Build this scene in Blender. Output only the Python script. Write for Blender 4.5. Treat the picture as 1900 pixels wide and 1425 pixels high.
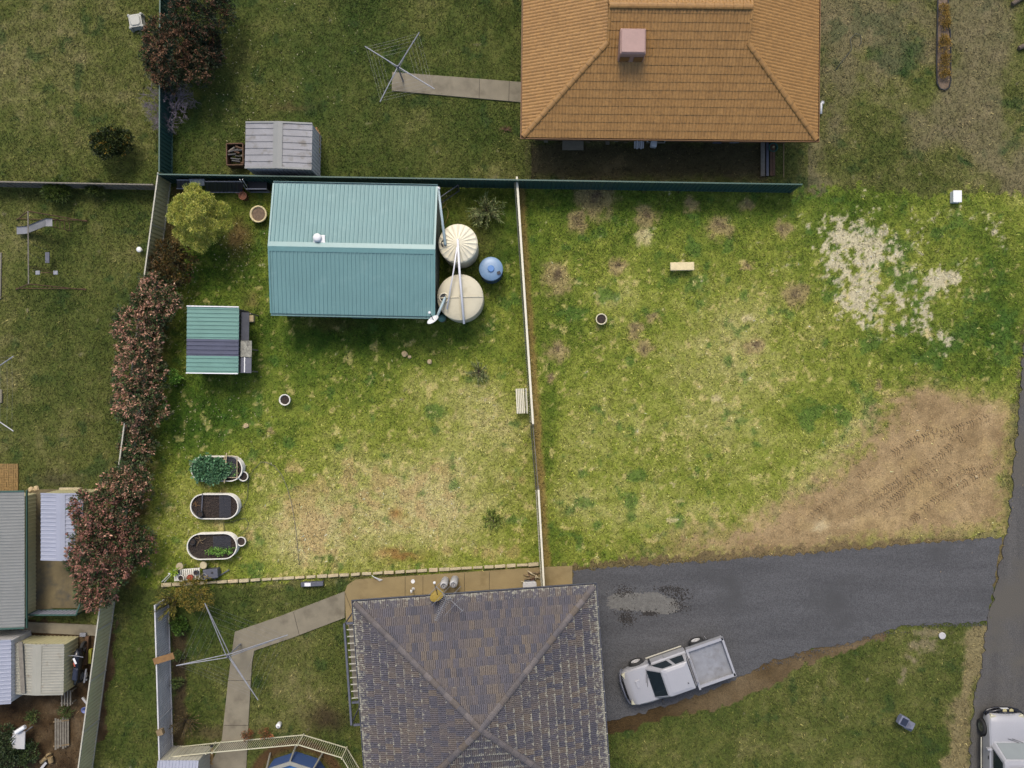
import bpy, bmesh, math, random
import numpy as np
from mathutils import Vector, Matrix

scene = bpy.context.scene
for _o in list(bpy.data.objects):
    bpy.data.objects.remove(_o)
R = math.radians

# ------------------------------------------------------------------ camera, sky, sun, exposure
CAM_H = 40.0           # drone height in metres, looking straight down
PPM = 37.5             # photo pixels (1900 wide) per metre on the ground
cam_data = bpy.data.cameras.new('drone_camera')
cam = bpy.data.objects.new('drone_camera', cam_data)
scene.collection.objects.link(cam)
cam.location = (0, 0, CAM_H)
cam.rotation_euler = (0, 0, 0)
cam_data.sensor_fit = 'HORIZONTAL'
cam_data.sensor_width = 36.0
cam_data.lens = 36.0 * CAM_H / (1900 / PPM)
cam_data.clip_start = 0.5
cam_data.clip_end = 2000
scene.camera = cam

SUN_EL, SUN_AZ = 56.0, -10.0        # elevation; azimuth from photo-up (+Y), negative = towards photo-left
world = bpy.data.worlds.new('World'); scene.world = world
world.use_nodes = True
wn = world.node_tree
sky = wn.nodes.new('ShaderNodeTexSky')
sky.sky_type = 'NISHITA'; sky.sun_disc = False
sky.sun_elevation = R(SUN_EL); sky.sun_rotation = R(SUN_AZ)
sky.air_density = 1.0; sky.dust_density = 4.0; sky.ozone_density = 0.6
wn.links.new(sky.outputs[0], wn.nodes['Background'].inputs[0])
wn.nodes['Background'].inputs[1].default_value = 0.15
sun_data = bpy.data.lights.new('sun', 'SUN')
sun_data.energy = 1.3; sun_data.angle = R(16.0); sun_data.color = (1.0, 0.95, 0.87)
sun = bpy.data.objects.new('sun', sun_data); scene.collection.objects.link(sun)
sdir = Vector((math.sin(R(SUN_AZ)) * math.cos(R(SUN_EL)), math.cos(R(SUN_AZ)) * math.cos(R(SUN_EL)), math.sin(R(SUN_EL))))
sun.rotation_euler = sdir.to_track_quat('Z', 'Y').to_euler()
sun.location = sdir * 60
vs = scene.view_settings
vs.view_transform = 'Standard'; vs.look = 'None'; vs.gamma = 1.0; vs.exposure = 0.72
vs.use_curve_mapping = False
scene.render.engine = 'CYCLES'
K = 1.55               # how bright albedo 1 shows in the picture under this light

# ------------------------------------------------------------------ helpers
rng = np.random.default_rng(7)
random.seed(11)

def P(px, py, z=0.0):
    k = (CAM_H - z) / (CAM_H * PPM)
    return Vector(((px - 950) * k, (712.5 - py) * k, z))

def lin(c):
    c = np.asarray(c, dtype=float) / 255.0
    return np.where(c <= 0.04045, c / 12.92, ((c + 0.055) / 1.055) ** 2.4)

def A(r, g, b):
    v = np.clip(lin((r, g, b)) / K, 0.0, 0.85)
    return (float(v[0]), float(v[1]), float(v[2]), 1.0)

class MB:
    def __init__(s): s.v = []; s.f = []; s.c = []
    def add(s, vs_, fs):
        n = len(s.v); s.v += [tuple(x) for x in vs_]; s.f += [tuple(i + n for i in f) for f in fs]; return s
    def hexa(s, b, t):            # 4 bottom + 4 top corners
        return s.add(list(b) + list(t), [(3, 2, 1, 0), (4, 5, 6, 7), (0, 1, 5, 4), (1, 2, 6, 5), (2, 3, 7, 6), (3, 0, 4, 7)])
    def box(s, c, d, rz=0.0, tilt=None):
        cx, cy, cz = c; hx, hy, hz = d[0] / 2, d[1] / 2, d[2] / 2
        m = Matrix.Rotation(rz, 3, 'Z')
        if tilt: m = m @ Matrix.Rotation(tilt[0], 3, tilt[1])
        pts = [(-hx, -hy), (hx, -hy), (hx, hy), (-hx, hy)]
        b = [m @ Vector((x, y, -hz)) + Vector(c) for x, y in pts]; t = [m @ Vector((x, y, hz)) + Vector(c) for x, y in pts]
        return s.hexa(b, t)
    def bbox(s, c, d, bev=0.02, rz=0.0):   # box with chamfered vertical and top edges
        cx, cy, cz = c; hx, hy, hz = d[0] / 2, d[1] / 2, d[2] / 2; m = Matrix.Rotation(rz, 3, 'Z')
        def ring(ix, z):
            q = []
            for sx, sy in ((-1, -1), (1, -1), (1, 1), (-1, 1)):
                a, b_ = (hx - ix) * sx, (hy - ix) * sy
                if sx * sy > 0: q += [(a, b_ - bev * sy if True else 0), (a - bev * sx, b_)]
                else: q += [(a - bev * sx, b_), (a, b_ - bev * sy)]
            if True: return [m @ Vector((x, y, z)) + Vector(c) for x, y in q]
        r = [ring(0, -hz), ring(0, hz - bev), ring(bev, hz)]
        vs_ = r[0] + r[1] + r[2]; fs = [tuple(range(7, -1, -1)), tuple(range(16, 24))]
        for k in (0, 8):
            for i in range(8): fs.append((k + i, k + (i + 1) % 8, k + 8 + (i + 1) % 8, k + 8 + i))
        return s.add(vs_, fs)
    def tube(s, pts, r, n=8, cap=True):
        pts = [Vector(p) for p in pts]; m = len(pts)
        rs = r if isinstance(r, (list, tuple)) else [r] * m
        rings = []; up = None
        for i, p in enumerate(pts):
            d = (pts[min(i + 1, m - 1)] - pts[max(i - 1, 0)])
            d = d.normalized() if d.length > 1e-9 else Vector((0, 0, 1))
            if up is None: up = d.orthogonal().normalized()
            x = (up - d * up.dot(d))
            x = x.normalized() if x.length > 1e-6 else d.orthogonal().normalized()
            up = x; y = d.cross(x)
            rings.append([p + (x * math.cos(2 * math.pi * k / n) + y * math.sin(2 * math.pi * k / n)) * rs[i] for k in range(n)])
        vs_ = [q for rg in rings for q in rg]; fs = []
        for i in range(m - 1):
            for k in range(n): fs.append((i * n + k, i * n + (k + 1) % n, (i + 1) * n + (k + 1) % n, (i + 1) * n + k))
        if cap: fs += [tuple(range(n - 1, -1, -1)), tuple((m - 1) * n + k for k in range(n))]
        return s.add(vs_, fs)
    def lathe(s, prof, n=32, c=(0, 0, 0), close=False):
        cx, cy, cz = c; vs_ = []; fs = []
        for r_, z in prof:
            for k in range(n):
                a = 2 * math.pi * k / n; vs_.append((cx + r_ * math.cos(a), cy + r_ * math.sin(a), cz + z))
        for i in range(len(prof) - 1):
            for k in range(n): fs.append((i * n + k, i * n + (k + 1) % n, (i + 1) * n + (k + 1) % n, (i + 1) * n + k))
        if close: fs += [tuple(range(n - 1, -1, -1)), tuple((len(prof) - 1) * n + k for k in range(n))]
        return s.add(vs_, fs)
    def prism(s, poly, z0, z1):
        n = len(poly); a = sum(poly[i][0] * poly[(i + 1) % n][1] - poly[(i + 1) % n][0] * poly[i][1] for i in range(n))
        if a < 0: poly = poly[::-1]
        vs_ = [(p[0], p[1], z0) for p in poly] + [(p[0], p[1], z1) for p in poly]
        fs = [tuple(range(n - 1, -1, -1)), tuple(range(n, 2 * n))] + [(i, (i + 1) % n, n + (i + 1) % n, n + i) for i in range(n)]
        return s.add(vs_, fs)
    def sheet(s, o, u, v, prof_step, h, kind='trap', thick=0.0):
        """ribbed sheet: o corner, u across ribs (full vector), v along ribs (full vector)"""
        o, u, v = Vector(o), Vector(u), Vector(v); W = u.length; un = u / W; nrm = u.cross(v).normalized()
        xs = []
        nr = max(1, round(W / prof_step)); st = W / nr
        for i in range(nr):
            b = i * st
            if kind == 'trap': xs += [(b, 0), (b + st * .55, 0), (b + st * .66, h), (b + st * .89, h)]
            elif kind == 'seam': xs += [(b, 0), (b + st * .93, 0), (b + st * .945, h), (b + st * .985, h)]
            else: xs += [(b, 0), (b + st * .25, h * .5), (b + st * .5, h), (b + st * .75, h * .5)]
        xs.append((W, 0))
        vs_ = [o + un * x + nrm * z for x, z in xs] + [o + un * x + nrm * z + v for x, z in xs]; n = len(xs)
        return s.add(vs_, [(i, i + 1, n + i + 1, n + i) for i in range(n - 1)])
    def mesh(s, smooth=False, name='m'):
        me = bpy.data.meshes.new(name); me.from_pydata([tuple(p) for p in s.v], [], s.f); me.validate(); me.update()
        if smooth: me.polygons.foreach_set('use_smooth', [True] * len(me.polygons))
        return me
    def build(s, name, mat, parent=None, off=None, smooth=False, bevel=0.0):
        if off is not None:
            o = Vector(off); s.v = [tuple(Vector(p) - o) for p in s.v]
        ob = link(name, s.mesh(smooth, name), mat, parent)
        if bevel:
            m = ob.modifiers.new('bevel', 'BEVEL'); m.width = bevel; m.segments = 2; m.limit_method = 'ANGLE'; m.angle_limit = R(40)
        return ob

def link(name, me, mat=None, parent=None):
    if mat is not None and len(me.materials) == 0: me.materials.append(mat)
    ob = bpy.data.objects.new(name, me); scene.collection.objects.link(ob)
    if parent is not None: ob.parent = parent
    return ob

def tag(o, label=None, cat=None, group=None, kind=None):
    if label: o['label'] = label
    if cat: o['category'] = cat
    if group: o['group'] = group
    if kind: o['kind'] = kind
    return o

def thing(name, label, cat, loc=(0, 0, 0), rz=0.0, group=None):
    o = bpy.data.objects.new(name, None); o.empty_display_size = 0.3
    scene.collection.objects.link(o); o.location = loc; o.rotation_euler = (0, 0, rz)
    return tag(o, label, cat, group)

def copy_tree(o, parent=None):
    c = o.copy(); scene.collection.objects.link(c); c.parent = parent
    for ch in list(o.children): copy_tree(ch, c)
    return c

def flat(p): return Vector((p[0], p[1], 0))

# ------------------------------------------------------------------ materials
def mat(name, col, rough=0.7, var=0.15, scale=3.0, metal=0.0, fine=0.08, fscale=60.0, bump=0.0, spec=0.5, stain=None, coat=0.0, stretch=None):
    m = bpy.data.materials.new(name); m.use_nodes = True
    nt = m.node_tree; N = nt.nodes; L = nt.links; b = N['Principled BSDF']
    b.inputs['Roughness'].default_value = rough; b.inputs['Metallic'].default_value = metal
    b.inputs['Specular IOR Level'].default_value = spec
    if coat: b.inputs['Coat Weight'].default_value = coat; b.inputs['Coat Roughness'].default_value = 0.08
    g = N.new('ShaderNodeNewGeometry')
    def noise(sc, det=4.0):
        n = N.new('ShaderNodeTexNoise'); n.inputs['Scale'].default_value = sc; n.inputs['Detail'].default_value = det
        n.inputs['Roughness'].default_value = 0.6; L.new(g.outputs['Position'], n.inputs['Vector']); return n
    n1 = noise(scale); n2 = noise(fscale, 2.0)
    if stretch:
        mp = N.new('ShaderNodeMapping'); mp.inputs['Scale'].default_value = stretch[:3]; mp.inputs['Rotation'].default_value = (0, 0, stretch[3]); L.new(g.outputs['Position'], mp.inputs['Vector']); L.new(mp.outputs[0], n1.inputs['Vector'])
    mr = N.new('ShaderNodeMapRange'); mr.inputs[1].default_value = 0.3; mr.inputs[2].default_value = 0.7
    mr.inputs[3].default_value = 1 - var; mr.inputs[4].default_value = 1 + var; L.new(n1.outputs[0], mr.inputs[0])
    mr2 = N.new('ShaderNodeMapRange'); mr2.inputs[1].default_value = 0.3; mr2.inputs[2].default_value = 0.7
    mr2.inputs[3].default_value = 1 - fine; mr2.inputs[4].default_value = 1 + fine; L.new(n2.outputs[0], mr2.inputs[0])
    mu = N.new('ShaderNodeMath'); mu.operation = 'MULTIPLY'; L.new(mr.outputs[0], mu.inputs[0]); L.new(mr2.outputs[0], mu.inputs[1])
    vm = N.new('ShaderNodeVectorMath'); vm.operation = 'SCALE'; vm.inputs[0].default_value = col[:3]; L.new(mu.outputs[0], vm.inputs['Scale'])
    out = vm.outputs[0]
    if stain:
        n3 = noise(stain[1], 6.0); cr = N.new('ShaderNodeMapRange'); cr.inputs[1].default_value = stain[2] - .06; cr.inputs[2].default_value = stain[2] + 0.1
        L.new(n3.outputs[0], cr.inputs[0]); mx = N.new('ShaderNodeMix'); mx.data_type = 'RGBA'
        L.new(cr.outputs[0], mx.inputs[0]); L.new(out, mx.inputs[6]); mx.inputs[7].default_value = stain[0]; out = mx.outputs[2]
    L.new(out, b.inputs['Base Color'])
    if bump:
        bp = N.new('ShaderNodeBump'); bp.inputs['Strength'].default_value = bump; bp.inputs['Distance'].default_value = 0.02
        L.new(n2.outputs[0], bp.inputs['Height']); L.new(bp.outputs[0], b.inputs['Normal'])
    m.diffuse_color = (*col[:3], 1)
    return m

def attr_mat(name, rough=0.75, gain=1.0, var=0.12, scale=8.0, fine=0.25, fscale=26.0, bump=0.0, transl=0.0):
    """colour from the 'col' attribute (pigment of each leaf, colour map of the ground) with fine grain"""
    m = bpy.data.materials.new(name); m.use_nodes = True
    nt = m.node_tree; N = nt.nodes; L = nt.links; b = N['Principled BSDF']; b.inputs['Roughness'].default_value = rough
    b.inputs['Specular IOR Level'].default_value = 0.25
    at = N.new('ShaderNodeAttribute'); at.attribute_name = 'col'
    g = N.new('ShaderNodeNewGeometry'); prev = None
    for sc, am, det in ((scale, var, 5.0), (fscale, fine, 3.0)):
        n = N.new('ShaderNodeTexNoise'); n.inputs['Scale'].default_value = sc; n.inputs['Detail'].default_value = det
        n.inputs['Roughness'].default_value = 0.65
        L.new(g.outputs['Position'], n.inputs['Vector'])
        mr = N.new('ShaderNodeMapRange'); mr.inputs[1].default_value = 0.3; mr.inputs[2].default_value = 0.7
        mr.inputs[3].default_value = gain * (1 - am) if prev is None else 1 - am; mr.inputs[4].default_value = gain * (1 + am) if prev is None else 1 + am
        L.new(n.outputs[0], mr.inputs[0])
        if prev is not None:
            mu = N.new('ShaderNodeMath'); mu.operation = 'MULTIPLY'; L.new(prev, mu.inputs[0]); L.new(mr.outputs[0], mu.inputs[1]); prev = mu.outputs[0]
            fn = n
        else: prev = mr.outputs[0]
    vm = N.new('ShaderNodeVectorMath'); vm.operation = 'SCALE'; L.new(at.outputs['Color'], vm.inputs[0]); L.new(prev, vm.inputs['Scale'])
    L.new(vm.outputs[0], b.inputs['Base Color'])
    if bump:
        bp = N.new('ShaderNodeBump'); bp.inputs['Strength'].default_value = bump; bp.inputs['Distance'].default_value = 0.05
        L.new(fn.outputs[0], bp.inputs['Height']); L.new(bp.outputs[0], b.inputs['Normal'])
    if transl:
        t = N.new('ShaderNodeBsdfTranslucent'); L.new(vm.outputs[0], t.inputs[0]); mx = N.new('ShaderNodeMixShader'); mx.inputs[0].default_value = transl
        L.new(b.outputs[0], mx.inputs[1]); L.new(t.outputs[0], mx.inputs[2]); L.new(mx.outputs[0], N['Material Output'].inputs[0])
    return m

def tile_mat(name, cols, lichen=None, lamt=0.62, rough=0.75, streak=None):
    m = bpy.data.materials.new(name); m.use_nodes = True
    nt = m.node_tree; N = nt.nodes; L = nt.links; b = N['Principled BSDF']; b.inputs['Roughness'].default_value = rough
    at = N.new('ShaderNodeAttribute'); at.attribute_name = 'rnd'
    oi = N.new('ShaderNodeObjectInfo'); ad = N.new('ShaderNodeMath'); ad.operation = 'ADD'; L.new(at.outputs['Fac'], ad.inputs[0]); L.new(oi.outputs['Random'], ad.inputs[1])
    fr = N.new('ShaderNodeMath'); fr.operation = 'FRACT'; L.new(ad.outputs[0], fr.inputs[0])
    cr = N.new('ShaderNodeValToRGB'); L.new(fr.outputs[0], cr.inputs[0]); cr.color_ramp.interpolation = 'LINEAR'
    e = cr.color_ramp.elements
    while len(e) < len(cols): e.new(0.5)
    for i, c in enumerate(cols): e[i].position = i / max(1, len(cols) - 1); e[i].color = c
    g = N.new('ShaderNodeNewGeometry'); out = cr.outputs[0]
    n = N.new('ShaderNodeTexNoise'); n.inputs['Scale'].default_value = 9; n.inputs['Detail'].default_value = 6; L.new(g.outputs['Position'], n.inputs['Vector'])
    mr = N.new('ShaderNodeMapRange'); mr.inputs[1].default_value = .3; mr.inputs[2].default_value = .7; mr.inputs[3].default_value = .82; mr.inputs[4].default_value = 1.18; L.new(n.outputs[0], mr.inputs[0])
    vm = N.new('ShaderNodeVectorMath'); vm.operation = 'SCALE'; L.new(out, vm.inputs[0]); L.new(mr.outputs[0], vm.inputs['Scale']); out = vm.outputs[0]
    if lichen:
        n2 = N.new('ShaderNodeTexNoise'); n2.inputs['Scale'].default_value = 7.5; n2.inputs['Detail'].default_value = 8; n2.inputs['Roughness'].default_value = .75; L.new(g.outputs['Position'], n2.inputs['Vector'])
        la = N.new('ShaderNodeAttribute'); la.attribute_name = 'lich'
        su = N.new('ShaderNodeMath'); su.operation = 'ADD'; L.new(n2.outputs[0], su.inputs[0]); L.new(la.outputs['Fac'], su.inputs[1])
        m2 = N.new('ShaderNodeMapRange'); m2.inputs[1].default_value = lamt; m2.inputs[2].default_value = lamt + .07; L.new(su.outputs[0], m2.inputs[0])
        mx = N.new('ShaderNodeMix'); mx.data_type = 'RGBA'; L.new(m2.outputs[0], mx.inputs[0]); L.new(out, mx.inputs[6]); mx.inputs[7].default_value = lichen; out = mx.outputs[2]
    L.new(out, b.inputs['Base Color'])
    return m

def glass_mat(name, col, rough=0.08):
    m = mat(name, col, rough, 0.05, 2.0, 0.0, 0.0); m.node_tree.nodes['Principled BSDF'].inputs['Specular IOR Level'].default_value = 0.9
    return m

M = {}
def defmat(k, *a, **kw): M[k] = mat(k, *a, **kw)
defmat('shed_green', A(110, 148, 147), .5, .06, .7, 0, .05, 30, spec=.35, stain=(A(122, 157, 155), 1.1, .62))
defmat('shed_trim', A(104, 146, 144), .4, .05)
defmat('shed_wall', A(122, 128, 118), .6, .1)
defmat('coop_green', A(102, 146, 134), .45, .08, 1.2)
defmat('coop_dark', A(74, 78, 98), .35, .12, 2.0)
defmat('tar', A(70, 72, 78), .8, .2, 4.0)
defmat('lichen_sheet', A(150, 148, 135), .9, .3, 6.0, 0, .3, 30, stain=(A(70, 70, 66), 5, .58))
defmat('white', A(238, 238, 236), .5, .03)
defmat('pipe_white', A(236, 236, 238), .4, .04)
defmat('pipe_grey', A(176, 196, 200), .4, .06)
defmat('cream_tank', A(236, 228, 200), .5, .04, 1.5)
defmat('tan_tank', A(206, 198, 170), .55, .06, 1.2, stain=(A(188, 180, 152), 2.0, .6))
defmat('blue_tank', A(118, 148, 178), .4, .08, 2.0)
defmat('blue_dark', A(46, 74, 100), .5, .1)
defmat('blue_lid', A(80, 130, 190), .45, .05)
defmat('black', A(30, 31, 34), .6, .2)
defmat('black_gloss', A(24, 25, 32), .25, .1)
defmat('rubber', A(38, 38, 38), .85, .2)
defmat('galv', A(150, 152, 158), .45, .15, 5.0, .3)
defmat('galv_dark', A(96, 98, 108), .5, .15, 5.0, .2)
defmat('rust', A(92, 66, 44), .85, .3, 8.0)
defmat('navy', A(38, 44, 62), .4, .15, 2.0)
defmat('grey_roof', A(142, 142, 144), .6, .12, 1.5, .1, .1, 20, stain=(A(112, 108, 100), 2.5, .6))
defmat('grey_roof2', A(132, 134, 130), .55, .06, 1.5)
defmat('white_roof', A(158, 162, 176), .5, .05, 1.5)
defmat('cream_roof', A(158, 156, 142), .55, .07, 1.5, stain=(A(108, 82, 50), 2.2, .68))
defmat('cream_steel', A(204, 197, 152), .55, .08, 1.5)
defmat('cream_cap', A(186, 182, 164), .5, .06)
defmat('fence_cream', A(206, 202, 172), .55, .06)
defmat('fence_cream_pale', A(226, 220, 196), .55, .05)
defmat('fence_grey', A(206, 204, 202), .6, .14, 3.0, 0)
defmat('fence_green', A(38, 76, 74), .5, .1)
defmat('green_trim', A(50, 86, 74), .5, .08)
defmat('timber', A(132, 112, 80), .85, .25, 5.0)
defmat('timber_pale', A(190, 172, 136), .85, .2, 5.0)
defmat('timber_grey', A(124, 118, 106), .9, .25, 6.0)
defmat('timber_orange', A(134, 100, 58), .85, .2, 5.0)
defmat('stone', A(186, 172, 138), .9, .18, 3.0, 0, .12, 30, .3)
defmat('concrete_bench', A(222, 206, 160), .9, .12, 4.0, 0, .1, 40, .3)
defmat('concrete', A(132, 124, 104), .9, .12, 1.6, 0, .12, 40, .3, stain=(A(112, 104, 86), 1.2, .58))
defmat('concrete_tan', A(144, 126, 86), .9, .1, 1.2, 0, .1, 40, .3, stain=(A(126, 108, 70), .9, .6))
defmat('concrete_stained', A(112, 100, 70), .9, .25, 1.6, 0, .12, 40, .3, stain=(A(74, 72, 64), 1.1, .55))
defmat('brick_tan', A(140, 112, 66), .9, .25, 8.0)
defmat('brick_wall', A(150, 112, 84), .9, .2, 8.0)
defmat('plaster', A(170, 160, 140), .9, .08)
defmat('terracotta', A(150, 98, 70), .8, .15, 8.0)
defmat('pot_white', A(232, 228, 214), .6, .06)
defmat('pot_cream', A(216, 206, 170), .7, .1, 6)
defmat('soil', A(52, 42, 34), .95, .4, 9.0, 0, .4, 50, .5)
defmat('soil_pale', A(118, 100, 82), .95, .3, 9.0, 0, .3, 50, .4)
defmat('mesh_dark', A(70, 74, 84), .6, .1)
defmat('cooler', A(164, 132, 122), .6, .08, 3.0)
defmat('orange_trim', A(128, 88, 44), .6, .1)
defmat('ute_white', A(166, 166, 169), .28, .02, 2.0, coat=.5)
defmat('wagon_white', A(166, 166, 169), .3, .02, 2.0, coat=.5)
defmat('tray_floor', A(150, 152, 156), .55, .12, 3.0, .2, stain=(A(132, 132, 132), 2.5, .58))
defmat('hub_white', A(190, 188, 186), .5, .05)
defmat('rim_green', A(86, 88, 72), .5, .1)
defmat('lamp_glass', A(190, 186, 160), .15, .02)
defmat('amber', A(190, 180, 130), .3, .02)
M['glass'] = glass_mat('glass', A(34, 44, 50))
M['glass_pale'] = glass_mat('glass_pale', A(126, 132, 132), .12)
M['window_glass'] = glass_mat('window_glass', A(50, 56, 62))
M['water'] = glass_mat('water', A(66, 122, 178), .06)
defmat('pool_wall', A(66, 92, 140), .5, .05)
defmat('pool_rim', A(152, 150, 138), .5, .05)
defmat('yellow_dish', A(150, 128, 52), .7, .25, 10.0)
defmat('yellow', A(150, 148, 50), .6, .1)
defmat('red', A(170, 76, 50), .7, .3, 20.0)
defmat('hose_yellow', A(150, 132, 60), .6, .1)
defmat('hose_dark', A(60, 66, 60), .6, .1)
defmat('hose_green', A(30, 90, 74), .6, .1)
defmat('purple_twig', A(128, 118, 128), .9, .2, 9.0)
defmat('trunk', A(96, 84, 70), .9, .25, 9.0)
defmat('silver', A(148, 148, 150), .4, .08, 3.0, .4)
defmat('letter_grey', A(116, 120, 138), .5, .08)
defmat('bucket_blue', A(96, 110, 170), .5, .05)
defmat('log', A(150, 128, 88), .9, .2, 9.0)
defmat('rock', A(190, 168, 128), .9, .2, 9.0)
defmat('plastic_tub', A(176, 176, 164), .5, .05)
M['leaf'] = attr_mat('leaf', .6, 1.55, .1, 6.0, .1, 40.0, transl=.22)
M['ground'] = attr_mat('ground', .95, 1.0, .14, 2.5, .30, 17.0, bump=.6)
M['grass_blade'] = attr_mat('grass_blade', .8, 1.0, .05, 3.0, .05, 30.0, transl=.2)
M['tile_orange'] = tile_mat('tile_orange', [A(150, 110, 53), A(160, 119, 61), A(154, 113, 55)])
M['tile_orange'].node_tree.nodes['Principled BSDF'].inputs['Roughness'].default_value = .6
M['tile_dark'] = tile_mat('tile_dark', [A(72, 71, 79), A(88, 84, 90), A(78, 76, 84), A(100, 91, 84), A(88, 82, 85), A(106, 95, 84), A(76, 75, 84), A(94, 87, 87)], A(160, 157, 140), .66)
M['ridge_dark'] = tile_mat('ridge_dark', [A(92, 86, 84), A(108, 100, 96), A(84, 80, 82), A(100, 88, 74)])

def asphalt(name, col, stain_col, brown, thr=.6):
    m = mat(name, col, .9, .2, 1.3, 0, .4, 22.0, .6, stain=(stain_col, .35, thr), stretch=brown)
    return m
M['gravel'] = asphalt('gravel', A(78, 78, 79), A(68, 68, 68), (.14, 1.0, 1.0, R(-7)))
M['road'] = asphalt('road', A(80, 78, 75), A(86, 82, 74), (1.0, .1, 1.0, R(-6)), .5)
M['gravel_dark'] = mat('gravel_dark', A(52, 48, 44), .95, .4, 5, 0, .4, 30, .4)
M['gravel_pale'] = mat('gravel_pale', A(108, 106, 100), .95, .2, 5, 0, .3, 30, .4)

# ------------------------------------------------------------------ ground: colour map (kinds of grass, bare sand, soil, painted shade and dimming)
_tab = rng.random((512, 512))
def vnoise(x, y, seed=0):
    x = x + seed * 17.31; y = y + seed * 9.77
    xi = np.floor(x).astype(int); yi = np.floor(y).astype(int); fx = x - xi; fy = y - yi
    fx = fx * fx * (3 - 2 * fx); fy = fy * fy * (3 - 2 * fy)
    a = _tab[xi % 512, yi % 512]; b = _tab[(xi + 1) % 512, yi % 512]; c = _tab[xi % 512, (yi + 1) % 512]; d = _tab[(xi + 1) % 512, (yi + 1) % 512]
    return (a * (1 - fx) + b * fx) * (1 - fy) + (c * (1 - fx) + d * fx) * fy
def fbm(x, y, size, octv=4, seed=0, rough=.55):
    t = 0; a = 1; s = 0; f = 1 / size
    for i in range(octv):
        t = t + a * vnoise(x * f, y * f, seed + i * 3); s += a; a *= rough; f *= 2.03
    return t / s
def sstep(a, b, x):
    t = np.clip((x - a) / (b - a), 0, 1); return t * t * (3 - 2 * t)
def inpoly(x, y, poly):
    r = np.zeros(x.shape, bool); n = len(poly)
    for i in range(n):
        x1, y1 = poly[i]; x2, y2 = poly[(i + 1) % n]
        if y1 == y2: continue
        c = ((y1 > y) != (y2 > y)) & (x < (x2 - x1) * (y - y1) / (y2 - y1) + x1); r ^= c
    return r
def blob(px, py, cx, cy, rx, ry=None, rot=0.0):
    ry = ry or rx; dx = px - cx; dy = py - cy
    if rot: c, s = math.cos(rot), math.sin(rot); dx, dy = dx * c + dy * s, -dx * s + dy * c
    return np.exp(-((dx / rx) ** 2 + (dy / ry) ** 2))

LOT = [(318, 340), (1925, 358), (1862, 985), (1050, 1048), (205, 1096)]
SOIL = [(1130, 1030), (1250, 1003), (1400, 965), (1490, 915), (1560, 870), (1615, 825), (1640, 770), (1668, 738), (1700, 712), (1738, 704), (1770, 730), (1810, 735), (1850, 745), (1882, 740), (1876, 800), (1862, 990), (1500, 1020)]
DRIVE = [(1062, 1058), (1200, 1050), (1400, 1036), (1600, 1018), (1858, 996), (1845, 1080), (1832, 1152), (1790, 1156), (1740, 1157), (1680, 1160), (1640, 1172), (1590, 1188), (1500, 1206), (1430, 1226), (1385, 1250), (1330, 1276), (1250, 1306), (1180, 1326), (1130, 1338), (1080, 1345), (1075, 1085), (1060, 1085)]
ROAD = [(1925, -9000), (1920, 300), (1903, 600), (1888, 800), (1872, 960), (1850, 1080), (1832, 1160), (1822, 1230), (1806, 1310), (1798, 1425), (1790, 1600), (1700, 9000), (2300, 9000), (2300, -9000)]
DIRT_EDGE = [(1100, 1330), (1180, 1310), (1330, 1270), (1430, 1222), (1500, 1202), (1600, 1182), (1650, 1166), (1640, 1182), (1560, 1215), (1500, 1232), (1455, 1262), (1400, 1290), (1330, 1316), (1240, 1332), (1180, 1352), (1110, 1362)]
YARD_DIRT = [(-200, 1165), (210, 1160), (205, 1250), (175, 1425), (150, 1600), (-200, 1600)]
PATH_A = [(728, 134), (1010, 156), (1010, 194), (727, 169)]
PATH_B = [(436, 1172), (520, 1143), (640, 1097), (640, 1146), (540, 1184), (472, 1207), (468, 1230), (462, 1330), (455, 1480), (372, 1480), (388, 1425), (412, 1372), (424, 1260)]
PATIO = [(640, 1098), (645, 1085), (660, 1075), (1006, 1052), (1062, 1050), (1062, 1200), (660, 1200), (642, 1150)]
PAD = [(50, 908), (172, 908), (172, 1128), (100, 1128), (48, 1150)]
PATH_C = [(40, 1153), (190, 1160), (190, 1180), (40, 1172)]

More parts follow.
